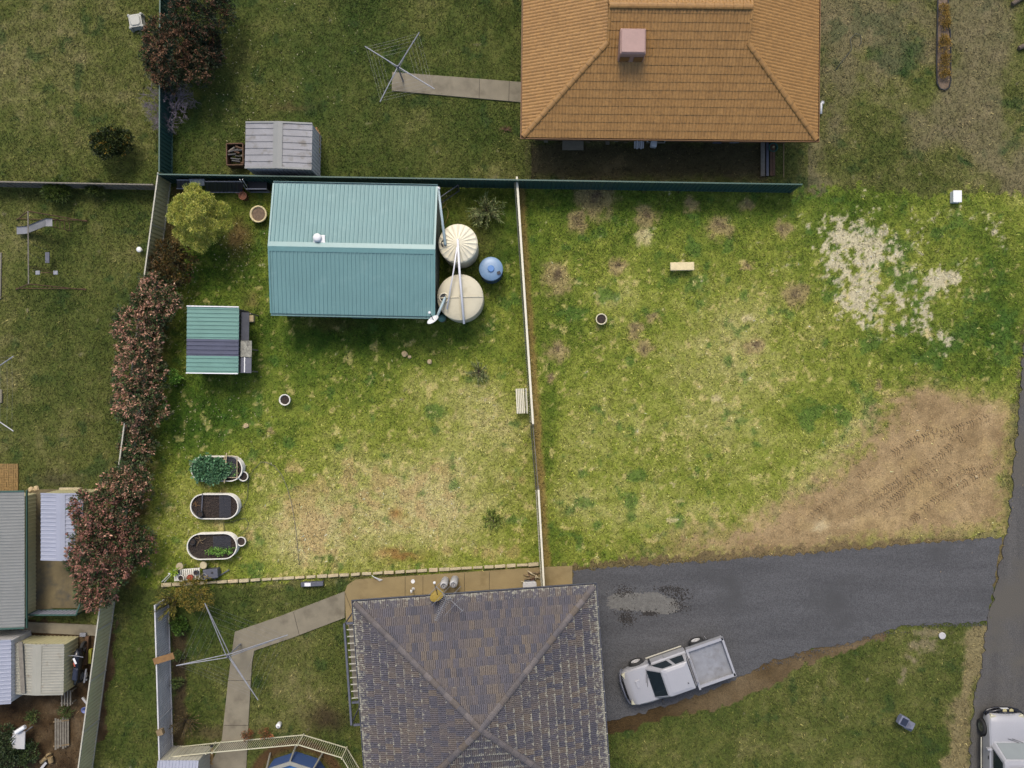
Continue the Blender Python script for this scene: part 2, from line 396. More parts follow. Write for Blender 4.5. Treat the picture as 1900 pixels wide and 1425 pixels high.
def ground_cols(X, Y):
    px = 950 + X * PPM; py = 712.5 - Y * PPM
    n1 = fbm(X, Y, 3.0, 5, 1); n2 = fbm(X, Y, .7, 4, 5); n3 = fbm(X, Y, .28, 3, 9); n4 = fbm(X, Y, 5.5, 3, 13)
    wx = px + (fbm(X, Y, .9, 4, 21) - .5) * 46; wy = py + (fbm(X, Y, .9, 4, 27) - .5) * 46   # warped for ragged borders
    fx_ = px + (fbm(X, Y, .35, 3, 31) - .5) * 22; fy_ = py + (fbm(X, Y, .35, 3, 37) - .5) * 22
    lot = inpoly(px + (n3 - .5) * 34 + (n2 - .5) * 26, py + (n3 - .5) * 30 + (n2 - .5) * 36 * (px > 1450), LOT)
    d = np.full(px.shape, .52)
    # dryness inside the lot, with some shade painted in as lush grass
    B = lambda *a, **k: blob(px, py, *a, **k)
    dl = .40 + .2 * B(1330, 800, 380, 190) + .5 * B(740, 950, 230, 110) + .32 * B(560, 990, 70, 70) + .3 * B(830, 720, 90, 50) + .2 * B(900, 800, 80, 60) + .3 * B(1150, 950, 220, 60)
    dl += .3 * B(1480, 930, 140, 50, rot=-.5) + .3 * B(1580, 800, 90, 30, rot=-.9) + .22 * B(1400, 620, 140, 80) + .12 * B(420, 960, 140, 120) + .2 * B(1150, 560, 60, 100)
    dl -= .26 * B(620, 640, 260, 60) + .3 * B(430, 480, 80, 110) + .22 * B(1250, 385, 330, 55) + .22 * B(920, 430, 70, 90) + .28 * B(400, 780, 110, 70) + .3 * B(1018, 800, 20, 190)  # greener below shed, beside hedge and dividing fence: shade painted into the colour
    dl -= .2 * B(1030, 1000, 50, 60) + .25 * B(1760, 640, 90, 60) + .2 * B(1500, 760, 90, 30) + .25 * B(1850, 560, 40, 120) + .16 * B(1130, 600, 90, 40) + .15 * B(960, 960, 30, 60)
    d = np.where(lot, dl, d)
    # neighbours
    up_right = (px > 1500) & ~lot & (py < 700); d = np.where(up_right, .62, d)
    upm = (px > 320) & (px < 975) & (py < 345) & ~lot; d = np.where(upm, .36, d)
    upl = (px <= 320) & (py < 345) & ~lot; d = np.where(upl, .54 + .16 * B(80, 120, 160, 160), d)
    d = np.where((py > 1090) & (px > 280) & (px < 660) & ~lot, .34 + .25 * B(530, 1300, 80, 80) + .12 * B(380, 1260, 40, 80), d)
    d = np.where((py > 1090) & (px > 205) & (px <= 300) & ~lot, .44, d)
    d = np.where((py > 1150) & (px > 1100) & ~lot, .38 + .16 * B(1600, 1260, 160, 60) + .1 * B(1500, 1400, 200, 60), d)
    d = d + np.where(lot, .36, .75) * (n1 - .5) + np.where(lot, .2, .4) * (n2 - .5) + .38 * (n3 - .5) + .3 * (n4 - .5)
    d = np.clip(d, 0, 1)[..., None]
    lush, mid, straw = np.array((56, 84, 15.)), np.array((132, 141, 54.)), np.array((192, 180, 124.))
    lush2, mid2, straw2 = np.array((54, 72, 20.)), np.array((92, 98, 44.)), np.array((138, 128, 88.))  # grass outside the lot, with dimming put into its colours
    L_ = lot[..., None]
    lu = np.where(L_, lush, lush2); mi = np.where(L_, mid, mid2); stc = np.where(L_, straw, straw2)
    col = np.where(d < .5, lu + (mi - lu) * d * 2, mi + (stc - mi) * (d * 2 - 1))
    grass = np.ones(px.shape)
    dim = np.where(lot, 1.0, .66)[..., None]  # painted dimming: darkens the patch colours outside the lot
    def put(mask, c, g=None, a=1.0):
        nonlocal col, grass
        m_ = np.clip(mask * a, 0, 1); col = col + (np.array(c, float) * dim - col) * m_[..., None]
        if g is not None: grass = grass + (g - grass) * m_
    # dark clover / broadleaf weeds
    wn_ = fbm(X, Y, .8, 4, 41)
    weed = .16 * B(1690, 480, 90, 80) + .16 * B(1720, 620, 110, 80) + .14 * B(1500, 770, 80, 30) + .12 * B(1610, 760, 50, 40) + .12 * B(1670, 110, 60, 50) + .1 * B(1600, 40, 60, 50) + .12 * B(1150, 590, 120, 30) + .1 * B(1150, 440, 60, 30) + .08 * B(1160, 930, 120, 40) + .1 * B(1350, 440, 60, 40) + .08 * B(1840, 560, 50, 120)
    put(sstep(.60, .70, wn_ + weed * 1.2 - .06), (68, 102, 40), .9, .55)
    wt_ = .4 * np.maximum.reduce([blob(wx, wy, 1665, 118, 34, 24), blob(wx, wy, 1690, 95, 22, 22), blob(wx, wy, 1640, 112, 16, 14), blob(wx, wy, 1610, 40, 26, 26), blob(wx, wy, 1590, 20, 26, 20), blob(wx, wy, 1548, 55, 22, 34), blob(wx, wy, 1630, 62, 20, 16), blob(wx, wy, 1550, 125, 22, 20), blob(wx, wy, 1700, 150, 10, 10), blob(wx, wy, 1725, 128, 12, 10), blob(wx, wy, 1860, 280, 20, 10), blob(wx, wy, 1785, 298, 12, 10)])
    put(sstep(.2, .32, wt_ + .3 * (n3 - .5) + .2 * (n2 - .5)), (76, 112, 46), .9, .85)
    # circles of dead grass where trees stood, with a darker middle
    for cx, cy, r in ((1073, 411, 24), (1200, 405, 24), (1335, 420, 26), (1145, 493, 16), (1033, 650, 22), (1212, 592, 12), (1180, 612, 16), (1195, 645, 18), (1032, 515, 32), (1385, 492, 8), (1400, 642, 20), (1475, 545, 26), (1453, 423, 17), (1280, 378, 14), (1385, 378, 13), (1630, 715, 8), (1022, 700, 9), (1105, 368, 40), (500, 800, 8)):
        m_ = sstep(1.15, .55, np.hypot(fx_ - cx, (fy_ - cy)) / (r * 1.1) + (n3 - .5) * .9); put(m_, (160, 140, 100), .55, .8)
        put(blob(fx_, fy_, cx, cy - r * .15, r * .3), (88, 74, 58), None, .8)
    for cx, cy, r in ((1198, 440, 22), (1390, 590, 14), (1250, 900, 6), (1245, 966, 9), (458, 790, 8), (1330, 740, 16)):
        put(sstep(.95, .4, np.hypot(fx_ - cx, fy_ - cy) / r + (n3 - .5)), (204, 188, 142), .4, .8)
    # pale bare sand broken up by grass, upper right of the lot
    sand = np.zeros(px.shape)
    for cx, cy, rx, ry, a in ((1560, 430, 50, 30, .5), (1600, 460, 60, 60, .6), (1560, 480, 45, 55, .5), (1600, 540, 45, 60, .6), (1590, 585, 35, 30, .45), (1640, 480, 25, 30, .5), (1745, 510, 42, 26, .55), (1735, 530, 22, 26, .5), (1710, 560, 20, 40, .5), (1680, 555, 18, 25, .45), (1700, 600, 22, 20, .5), (1725, 615, 12, 30, .45), (1640, 600, 30, 12, .45), (1625, 625, 30, 12, .4), (1845, 420, 16, 24, .5), (1825, 405, 16, 10, .4), (1850, 460, 10, 10, .45), (1700, 420, 40, 30, .35), (1760, 640, 10, 20, .4), (1720, 645, 12, 6, .4), (1840, 610, 14, 20, .3), (1750, 390, 40, 15, .3)):
        sand = np.maximum(sand, a * blob(wx, wy, cx, cy, rx, ry))
    n5 = fbm(X, Y, .16, 2, 91)
    put(sstep(.40, .62, sand * 1.12 + .16 * blob(wx, wy, 1600, 500, 130, 130) + .1 * blob(wx, wy, 1730, 560, 90, 90) + .35 * (n2 - .5) + .7 * (n3 - .5) + .9 * (n5 - .5)), (204, 192, 164), .35, .88)
    # sandy verge corner
    sand2 = np.maximum(.6 * blob(wx, wy, 1720, 1185, 60, 36), .5 * blob(wx, wy, 1690, 1225, 26, 20)); sand2 = np.maximum(sand2, .55 * blob(wx, wy, 1675, 1255, 16, 16))
    put(sstep(.38, .55, sand2 + .5 * (n3 - .5) + .2 * (n2 - .5)) * ~lot, (196, 180, 138), .3, .85)
    # straw band along the road edge
    xe = np.interp(py, [1150, 1180, 1230, 1310, 1425, 1700], [1822, 1812, 1800, 1780, 1768, 1760])
    put(sstep(30, 12, np.abs(px - xe - 6 + (n2 - .5) * 50)) * (py > 1160), (206, 186, 134), .6, .9)
    # pale sprinkled flecks (leaf litter) and small sandy spots in the left lawn
    sp = sstep(.70, .74, fbm(X, Y, .32, 3, 51) + .05 * B(830, 740, 120, 70))
    put(sp * lot * (py > 480), (206, 186, 128), .4, .6)
    # soil strips: along hedge, along dividing fence, under the eaves
    hedge_x = 318 - (py - 335) * .1351
    put(sstep(40, 12, px - hedge_x - 6 + (n2 - .5) * 36) * lot * (px > hedge_x), (92, 74, 46), .35, .8)
    fence_x = 957 + (py - 340) * .0688
    put(sstep(11, 4, np.abs(px - fence_x - 8) + (n3 - .5) * 9) * lot, (150, 120, 72), .2, .75)
    put(blob(fx_, fy_, 440, 440, 26, 36), (112, 84, 54), .5, .8); put(blob(fx_, fy_, 465, 560, 16, 20), (130, 110, 70), .5, .6)
    put(blob(fx_, fy_, 620, 600, 60, 12), (104, 82, 48), .5, .5); put(blob(fx_, fy_, 880, 440, 50, 60), (82, 74, 40), .6, .6)
    put(blob(fx_, fy_, 735, 950, 12, 10) + blob(fx_, fy_, 740, 1030, 40, 10), (146, 104, 58), .4, .8)
    put(sstep(.54, .68, n2 + .22 * B(590, 960, 70, 60) + .18 * B(680, 900, 160, 60) - .1) * lot * (py > 850) * (px < 980), (176, 148, 102), .5, .5)
    put(sstep(0, 16, fy_ - 258) * sstep(340, 318, fy_) * ((px > 985) & (px < 1425)) * sstep(.3, .6, n1 + .2), (110, 96, 66), .4, .8)
    put(sstep(26, 8, np.hypot(fx_ - 1150, (fy_ - 300) * 1.3)) * .7, (170, 150, 100), .4)
    put(blob(fx_, fy_, 1130, 315, 28, 22), (172, 152, 104), .4, .6)
    put(blob(fx_, fy_, 540, 200, 40, 10), (136, 116, 72), .5, .7)
    # grey dead patch right of the orange house
    put(sstep(.46, .62, n1 + .1 * B(1820, 110, 90, 100) - .02) * up_right, (172, 158, 120), .5, .6)
    # excavated soil at the lower right
    ns = fbm(X, Y, 1.4, 5, 61)
    s_in = inpoly(px + (fbm(X, Y, 1.2, 4, 63) - .5) * 60, py + (fbm(X, Y, 1.2, 4, 67) - .5) * 60, SOIL)
    s_c = np.array((152, 129, 92.)) + (ns[..., None] - .5) * np.array((46, 44, 38.)) + (n3[..., None] - .5) * np.array((30, 28, 24.))
    soft = 0.0
    for k in range(9):
        a_ = k * 2.4; q_ = 4 + 4.6 * k; soft = soft + inpoly(px + math.cos(a_) * q_ + (n2 - .5) * 50 + (n3 - .5) * 40, py + math.sin(a_) * q_ + (n1 - .5) * 40 + (n3 - .5) * 40, SOIL) / 9.0
    soft = np.clip(soft * 1.15, 0, 1)
    col = col + (s_c - col) * soft[..., None]; grass = grass * (1 - soft) + .04 * soft
    put(blob(fx_, fy_, 1520, 975, 16, 12), (206, 190, 150), None, .8); put(blob(fx_, fy_, 1580, 970, 40, 10, rot=-.3), (190, 166, 124), None, .6)
    put(sstep(.55, .7, fbm(X, Y, .9, 3, 71)) * s_in, (176, 152, 104), .1, .4)
    # brown dirt shoulder of the driveway
    de = inpoly(fx_, fy_, DIRT_EDGE); dc = np.array((98, 82, 56.)) + (ns[..., None] - .5) * 50 - 34 * sstep(1330, 1180, px)[..., None]
    col = np.where(de[..., None], dc, col); grass = np.where(de, .05, grass)
    # strip between lot and driveway
    st = (py > 1000) & (py < 1090) & ~lot & (px > 1062) & (px < 1880); put(st * 1.0, (168, 142, 100), .3, .75)
    # earth yard at the lower left
    yd = inpoly(wx, wy, YARD_DIRT); yc = np.array((74, 58, 36.)) + (n2[..., None] - .5) * 60 + (n3[..., None] - .5) * 40
    col = np.where(yd[..., None], yc, col); grass = np.where(yd, .08, grass)
    # garden bed strip beside the grey sheet fence
    put(sstep(18, 8, np.abs(fx_ - 332)) * ((py > 1150) & (py < 1400)), (96, 78, 52), .3, .9); put(blob(fx_, fy_, 390, 1362, 46, 14), (130, 114, 76), .5, .8)
    put(blob(fx_, fy_, 605, 1335, 40, 24), (88, 68, 46), .4, .8); put(sstep(150, 100, np.hypot(px - 550, py - 1464)) * sstep(60, 80, np.hypot(px - 550, py - 1464)) * sstep(96, 88, np.hypot(px - 550, py - 1464)), (128, 96, 56), .1)
    put(blob(fx_, fy_, 105, 890, 50, 14), (120, 112, 80), .6, .7)
    # no grass where something is laid over it
    for poly in (DRIVE, ROAD, PATH_A, PATH_B, PATIO, PAD, PATH_C): grass = np.where(inpoly(px, py, poly), 0, grass)
    for x0, y0, x1, y1 in ((515, 350, 800, 575), (985, -60, 1500, 245), (690, 1115, 1090, 1460), (462, 235, 580, 305), (0, 915, 80, 1140), (40, 1190, 140, 1280), (95, 925, 180, 1030), (350, 572, 450, 690)):
        grass = np.where((px > x0) & (px < x1) & (py > y0) & (py < y1), 0, grass)
    # long bare hint of the pale track by the hose
    return np.clip(col, 8, 235), np.clip(grass, 0, 1)

def set_col(me, rgb):
    a = me.color_attributes.new('col', 'FLOAT_COLOR', 'POINT')
    c = np.ones((len(rgb), 4), np.float32); c[:, :3] = rgb; a.data.foreach_set('color', c.ravel())

def np_mesh(name, V, F):
    """V (n,3), F (m,k)"""
    me = bpy.data.meshes.new(name); me.vertices.add(len(V)); me.vertices.foreach_set('co', np.ascontiguousarray(V, np.float32).ravel())
    k = F.shape[1]; me.loops.add(F.size); me.loops.foreach_set('vertex_index', np.ascontiguousarray(F, np.int32).ravel())
    me.polygons.add(len(F)); me.polygons.foreach_set('loop_start', np.arange(0, F.size, k, dtype=np.int32))
    me.update(calc_edges=True); return me

gx = np.concatenate(([-900, -300, -120, -60, -40], np.arange(-30, 30.01, .1), [40, 60, 120, 300, 900]))
gy = np.concatenate(([-900, -300, -120, -60, -32], np.arange(-23, 23.01, .1), [32, 60, 120, 300, 900]))
GX, GY = np.meshgrid(gx, gy); nx, ny = len(gx), len(gy)
gcol, _g = ground_cols(GX.ravel(), GY.ravel())
gcol = np.where(((np.abs(GX.ravel()) > 30.5) | (np.abs(GY.ravel()) > 23.5))[:, None], np.array((88, 94, 48.)), gcol)
GZ = (fbm(GX, GY, 2.5, 4, 81) - .5) * .05 + (fbm(GX, GY, .4, 2, 83) - .5) * .03 - .03
idx = np.arange(nx * ny).reshape(ny, nx)
F = np.stack([idx[:-1, :-1].ravel(), idx[:-1, 1:].ravel(), idx[1:, 1:].ravel(), idx[1:, :-1].ravel()], 1)
me = np_mesh('ground', np.stack([GX.ravel(), GY.ravel(), GZ.ravel()], 1), F)
set_col(me, np.clip(lin(gcol) / K, 0, .6)); me.polygons.foreach_set('use_smooth', [True] * len(me.polygons))
ground = tag(link('ground', me, M['ground']), 'patchy lawn, dry grass and bare soil ground', None, None, 'structure')

# grass blades (nobody could count them)
def blades(n, seed):
    r = np.random.default_rng(seed)
    X = r.uniform(-27, 27, n); Y = r.uniform(-20.5, 20.5, n); c, g = ground_cols(X, Y)
    keep = r.random(n) < g; X, Y, c, g = X[keep], Y[keep], c[keep], g[keep]; n = len(X)
    a = r.uniform(0, 2 * np.pi, n); ln = r.uniform(.05, .15, n); w = r.uniform(.012, .03, n); up = r.uniform(.3, .9, n)
    dx, dy = np.cos(a), np.sin(a)
    z0 = np.full(n, -.035)
    V = np.empty((n, 3, 3), np.float32)
    V[:, 0] = np.stack([X - dy * w, Y + dx * w, z0], 1); V[:, 1] = np.stack([X + dy * w, Y - dx * w, z0], 1)
    V[:, 2] = np.stack([X + dx * ln, Y + dy * ln, z0 + .03 + ln * up], 1)
    f = (r.normal(1.06, .17, n))[:, None]; c = c * np.clip(f, .6, 1.55)
    t = r.random(n)[:, None]; c = np.where(t < .06, c * .55 + np.array((196, 180, 120.)) * .5 * (c.sum(1, keepdims=True) / 290), c)
    me = np_mesh('grass', V.reshape(-1, 3), np.arange(n * 3).reshape(n, 3)); set_col(me, np.repeat(np.clip(lin(np.clip(c, 5, 240)) / K, 0, .6), 3, 0))
    return me
grass = tag(link('grass', blades(520000, 3), M['grass_blade']), 'short mown lawn grass covering the yards', 'grass', None, 'stuff')

def poly_px(poly, z=0): return [tuple(P(x, y, z))[:2] for x, y in poly]
def ragged(poly, amp, step, seed=0):
    r = random.Random(seed); out = []
    n = len(poly)
    for i in range(n):
        a = Vector((*poly[i], 0)); b = Vector((*poly[(i + 1) % n], 0)); L_ = (b - a).length
        if L_ > 60: out.append((a.x, a.y)); continue
        k = max(1, int(L_ / step))
        for j in range(k):
            p = a.lerp(b, j / k); o = Vector((-(b - a).y, (b - a).x, 0)).normalized() * r.uniform(-amp, amp) if j else Vector()
            out.append((p.x + o.x, p.y + o.y))
    return out
MB().prism(ragged(poly_px(DRIVE), .09, .16, 3), -.06, .022).build('driveway', M['gravel'])
tag(bpy.data.objects['driveway'], 'dark grey gravel driveway', None, None, 'structure')
MB().prism(ragged(poly_px(ROAD), .1, .2, 4), -.06, .034).build('road', M['road'])
tag(bpy.data.objects['road'], 'worn grey bitumen road along the right edge', None, None, 'structure')
def path(name, poly, m, z=.05, joints=(), label=None):
    ob = MB().prism(poly_px(poly), -.06, z).build(name, m, bevel=.01); tag(ob, label, None, None, 'structure')
    for a, b in joints:
        pa, pb = P(*a), P(*b); d = (pb - pa); MB().box((0, 0, 0), (d.length, .018, .01)).build('joint', M['soil'], ob).matrix_local = Matrix.Translation((pa + pb) / 2 + Vector((0, 0, z + .002))) @ Matrix.Rotation(math.atan2(d.y, d.x), 4, 'Z')
    return ob
path('concrete_path', PATH_A, M['concrete'], .05, [((890, 147), (889, 183)), ((945, 151), (944, 188))], 'straight concrete path to the clothesline')
path('garden_path', PATH_B, M['concrete'], .05, [((545, 1135), (556, 1178)), ((424, 1262), (466, 1262)), ((416, 1345), (461, 1345))], 'bent concrete path in the lower yard')
path('patio', PATIO, M['concrete_tan'], .055, [((752, 1070), (752, 1150)), ((785, 1068), (785, 1150)), ((862, 1063), (862, 1150)), ((908, 1060), (908, 1150)), ((1006, 1053), (1006, 1150)), ((640, 1098), (660, 1150))], 'tan concrete patio behind the dark tiled house')
path('concrete_pad', PAD, M['concrete_stained'], .05, (), 'stained concrete pad beside the grey shed')
path('concrete_strip', PATH_C, M['concrete'], .05, (), 'narrow concrete strip between the left sheds')
# dark worn patches and a pale patch in the gravel
def patch(name, cx, cy, rx, ry, m, z, seed, label, n=44):
    r = random.Random(seed); pts = []
    ph = [r.uniform(0, 6.28) for _ in range(5)]
    for i in range(n):
        a = 2 * math.pi * i / n; k = 1 + sum(.13 / (j + 1) * math.sin((j + 2) * a + ph[j]) for j in range(5)) * 1.4 + r.uniform(-.1, .1)
        pts.append(tuple(P(cx + rx * k * math.cos(a), cy + ry * k * math.sin(a)))[:2])
    tag(MB().prism(pts, z - .003, z).build(name, m), label, None, None, 'structure')
patch('pale_gravel_patch', 1195, 1118, 60, 22, M['gravel_pale'], .026, 1, 'pale worn patch in the driveway', 160)
def flecks(name, spots, n, m, seed, label, s0=.02, s1=.05, z=.03):
    r = random.Random(seed); mb = MB()
    for k in range(n):
        cx, cy, rx, ry = r.choice(spots); p = P(r.gauss(cx, rx * .55), r.gauss(cy, ry * .55)); s = r.uniform(s0, s1); a_ = r.uniform(0, 6.28)
        mb.add([p + Vector((math.cos(a_ + q * 1.26) * s * r.uniform(.5, 1.1), math.sin(a_ + q * 1.26) * s * r.uniform(.5, 1.1), z)) for q in range(5)] + [p + Vector((0, 0, z + s * .5))], [(q, (q + 1) % 5, 5) for q in range(5)])
    tag(mb.build(name, m), label, 'weeds', None, 'stuff')
flecks('dark_driveway_weeds', [(1157, 1098, 18, 9), (1162, 1140, 18, 12), (1260, 1122, 20, 16), (1263, 1102, 24, 9), (1205, 1138, 16, 5), (1240, 1092, 30, 6), (1165, 1150, 12, 8)], 900, M['gravel_dark'], 5, 'dark low weeds around the pale driveway patch')
flecks('driveway_edge_gravel', [(1120 + 60 * k, 1057 - 4.6 * k, 40, 5) for k in range(12)] + [(1400 + 40 * k, 1240 - 11 * k, 26, 5) for k in range(7)] + [(1690 + 30 * k, 1159, 22, 4) for k in range(5)], 1600, M['gravel'], 8, 'loose grey gravel along the driveway edges', .012, .035, .02)
flecks('pale_driveway_grit', [(1195, 1118, 62, 24)], 700, M['gravel_pale'], 6, 'pale grit scattered over the driveway', .012, .03, .028)

# tread marks pressed into the soil
def tread(path_px, width, seed, step=.13):
    mb = MB(); r = random.Random(seed); pts = [P(*p) for p in path_px]
    for i in range(len(pts) - 1):
        a, b = pts[i], pts[i + 1]; d = (b - a); L_ = d.length; d.normalize(); nrm = Vector((-d.y, d.x, 0)); k = int(L_ / step)
        for j in range(k):
            if r.random() < .28: continue
            c = a + d * (j * step)
            for sgn in (-1, 1):
                c2 = c + nrm * sgn * width * .27 + Vector((0, 0, -.012 + r.uniform(-.006, .006)))
                mb.box(c2, (.04, width * .5 * r.uniform(.6, 1.1), .04), math.atan2(d.y, d.x) + sgn * .5 + r.uniform(-.12, .12))
    return mb
tm = MB()
defmat('soil_clod', A(148, 125, 89), .95, .2, 5.0, 0, .2, 40, .4)
for i, (p, w) in enumerate((([(1590, 945), (1640, 910), (1700, 880), (1740, 850), (1790, 805)], .4), ([(1625, 955), (1690, 900), (1745, 872)], .4), ([(1660, 840), (1700, 815), (1760, 800), (1850, 770)], .4), ([(1680, 980), (1720, 940), (1800, 890), (1860, 850)], .4), ([(1500, 960), (1560, 920), (1620, 860)], .35), ([(1720, 795), (1775, 812)], .3), ([(1735, 905), (1790, 875), (1850, 868)], .35))):
    m_ = tread(p, w, i); tm.add(m_.v, m_.f)
tag(tm.build('tyre_tread_marks', M['soil_clod']), 'tyre tread marks pressed into the bare soil', 'tyre marks', None, 'stuff')

# leaf litter and straw flecks
def litter(name, n, spots, col, seed, label, ln=(.04, .1), wr=(.25, .5)):
    r = random.Random(seed); mb = MB()
    for i in range(n):
        cx, cy, rx, ry = r.choice(spots); p = P(r.gauss(cx, rx), r.gauss(cy, ry)); a = r.uniform(0, 6.28); l = r.uniform(*ln); w = l * r.uniform(*wr)
        d = Vector((math.cos(a), math.sin(a), 0)); q = Vector((-d.y, d.x, 0)); z = Vector((0, 0, r.uniform(.03, .07)))
        mb.add([p + z - d * l, p + z + q * w + Vector((0, 0, .01)), p + z + d * l, p + z - q * w + Vector((0, 0, .012))], [(0, 1, 2, 3)])
    return tag(mb.build(name, mat(name, col, .9, .3, 20)), label, 'litter', None, 'stuff')
litter('fallen_leaves', 520, [(330, 700, 22, 160), (400, 760, 60, 50), (350, 560, 14, 40), (440, 470, 30, 30), (420, 830, 60, 60), (320, 960, 30, 60), (560, 120, 60, 80), (430, 150, 30, 60)], A(182, 176, 140), 2, 'pale fallen leaves scattered beside the hedge', (.025, .055))
litter('straw_flecks', 1500, [(1560, 900, 30, 14), (1640, 850, 40, 30), (1790, 880, 40, 50), (1700, 760, 40, 30), (1500, 985, 60, 14), (1820, 920, 30, 40), (1600, 940, 60, 30)], A(188, 166, 118), 3, 'dry straw flecks on the bare soil', (.02, .06), (.1, .22))

# ------------------------------------------------------------------ fences
def steel_fence(name, label, p0, p1, h, sheet_m, cap_m, group=None, panel=2.37, rib=.2, skip=(), cap=True, rail_side=1):
    p0, p1 = flat(p0), flat(p1); d = p1 - p0; L_ = d.length; ang = math.atan2(d.y, d.x)
    root = thing(name, label, 'fence', p0, ang, group); n = max(1, round(L_ / panel)); w = L_ / n
    pm = MB().sheet((0.03, 0, .04), (w - .06, 0, 0), (0, 0, h - .06), rib, .035).mesh()
    bm_ = MB().box((w / 2, 0, h), (w - .04, .06, .05)).mesh(); lm = MB().box((w / 2, 0.0, .06), (w - .04, .055, .06)).mesh()
    po = MB().box((0, 0, h / 2 + .01), (.065, .065, h + .04)).mesh()
    for i in range(n):
        if i in skip: continue
        for nm, me_, m_ in (('panel', pm, sheet_m), ('bottom_rail', lm, cap_m)) + ((('top_rail', bm_, cap_m),) if cap else ()):
            o = link(nm, me_, m_, root); o.location = (i * w, 0, 0)
    for i in range(n + 1): link('post', po, cap_m, root).location = (i * w, 0, 0)
    return root
steel_fence('steel_fence', 'long cream steel fence behind the red-tipped hedge, down to the lower left', P(318, 336), P(172, 1425), 1.5, M['cream_steel'], M['cream_cap'])
steel_fence('steel_fence', 'dark green steel fence along the top of the lot, behind the teal shed', P(320, 339), P(1466, 357), 1.6, M['fence_green'], M['green_trim'])
steel_fence('steel_fence', 'dark green steel fence running up past the bare twiggy shrub', P(322, -90), P(320, 332), 1.5, M['fence_green'], M['green_trim'])
steel_fence('steel_fence', 'grey ribbed steel fence in the lower yard with timber strap', P(313, 1108), P(322, 1415), 1.55, M['fence_grey'], M['fence_grey'], rib=.11)
steel_fence('low_fence', 'grey weathered boundary fence at the left between two lawns', P(-60, 345), P(300, 352), 1.0, M['timber_grey'], M['timber_grey'], rib=.3)
# cream dividing fence with a weathered middle stretch
def divider(label, a, b, m, cap_m, h, capw):
    a, b = flat(P(*a)), flat(P(*b)); d = b - a; L_ = d.length; root = thing('dividing_fence', label, 'fence', a, math.atan2(d.y, d.x), 'dividing fence stretches')
    n = max(1, round(L_ / 2.4)); w = L_ / n
    pm = MB().sheet((0.02, -.035, .05), (w - .04, 0, 0), (0, 0, h - .07), .125, .045).mesh(); cm = MB().box((w / 2, -.0, h), (w - .01, capw, .03)).mesh() if cap_m else None
    rm = MB().box((w / 2, .045, h * .8), (w - .02, .04, .09)).mesh(); po = MB().box((0, .05, h / 2), (.09, .09, h)).mesh()
    for i in range(n):
        link('panel', pm, m, root).location = (i * w, 0, 0); link('rail', rm, m, root).location = (i * w, 0, 0)
        if cm: link('capping', cm, cap_m, root).location = (i * w, .045, 0)
    for i in range(n + 1): link('post', po, m, root).location = (i * w, 0, 0)
divider('upper cream stretch of dividing fence with pale capping, down to the white slatted bench', (957, 341), (986, 783), M['fence_cream_pale'], M['fence_cream_pale'], 1.2, .1)
divider('middle weathered grey stretch of the dividing fence, without capping', (986, 785), (996, 903), M['timber_grey'], None, 1.15, .1)
divider('lowest cream stretch of the dividing fence, ending at the patio', (996, 905), (1006, 1080), M['fence_cream_pale'], M['fence_cream_pale'], 1.2, .09)
# low stone edging at the bottom of the lot
edge = thing('stone_edging', 'low pale stone edging along the bottom of the lot', 'edging', flat(P(300, 1085)))
a, b = P(300, 1085), P(1000, 1046); nb = 34
for i in range(nb):
    t0 = a.lerp(b, i / nb); t1 = a.lerp(b, (i + 1) / nb); c = (t0 + t1) / 2; L_ = (t1 - t0).length
    MB().bbox((0, 0, .08), (L_ * random.uniform(.8, .98), .15 + random.uniform(-.04, .04), .14 + random.uniform(-.05, .06)), .02).build('stone', random.choice((M['stone'], M['stone'], M['stone'], M['timber_pale'])), edge).matrix_local = Matrix.Translation(c - edge.location) @ Matrix.Rotation(math.atan2((b - a).y, (b - a).x) + random.uniform(-.04, .04), 4, 'Z')

# ------------------------------------------------------------------ tiled houses
PROF_ROLL = [(0, .004), (.12, .020), (.25, .030), (.38, .020), (.5, .004), (.62, .020), (.75, .030), (.88, .020), (.985, .004), (1, -.012)]
PROF_RIB = [(0, -.035), (.035, -.035), (.06, .02), (.28, .024), (.30, -.02), (.36, -.02), (.38, .02), (.60, .024), (.62, -.02), (.68, -.02), (.70, .02), (.96, .024), (1, -.035)]
def tile_geo(w, g, prof, lip=.055):
    v = []; n = len(prof); L_ = []
    for vv, hh, l in ((-.03, lip, 1.0), (g * .22, lip * .84, 0.0), (g + .01, .012, -.3)):
        for u, h in prof: v.append((u * w, vv, h + hh)); L_.append(l)
    for u, h in prof: v.append((u * w, -.03, .0)); L_.append(1.0)
    f = [(r_ * n + i, r_ * n + i + 1, (r_ + 1) * n + i + 1, (r_ + 1) * n + i) for r_ in (0, 1) for i in range(n - 1)] + [(3 * n + i, 3 * n + i + 1, i + 1, i) for i in range(n - 1)]
    return v, f, L_
def fattr(me, name, vals):
    a = me.attributes.new(name, 'FLOAT', 'POINT'); a.data.foreach_set('value', np.asarray(vals, np.float32))

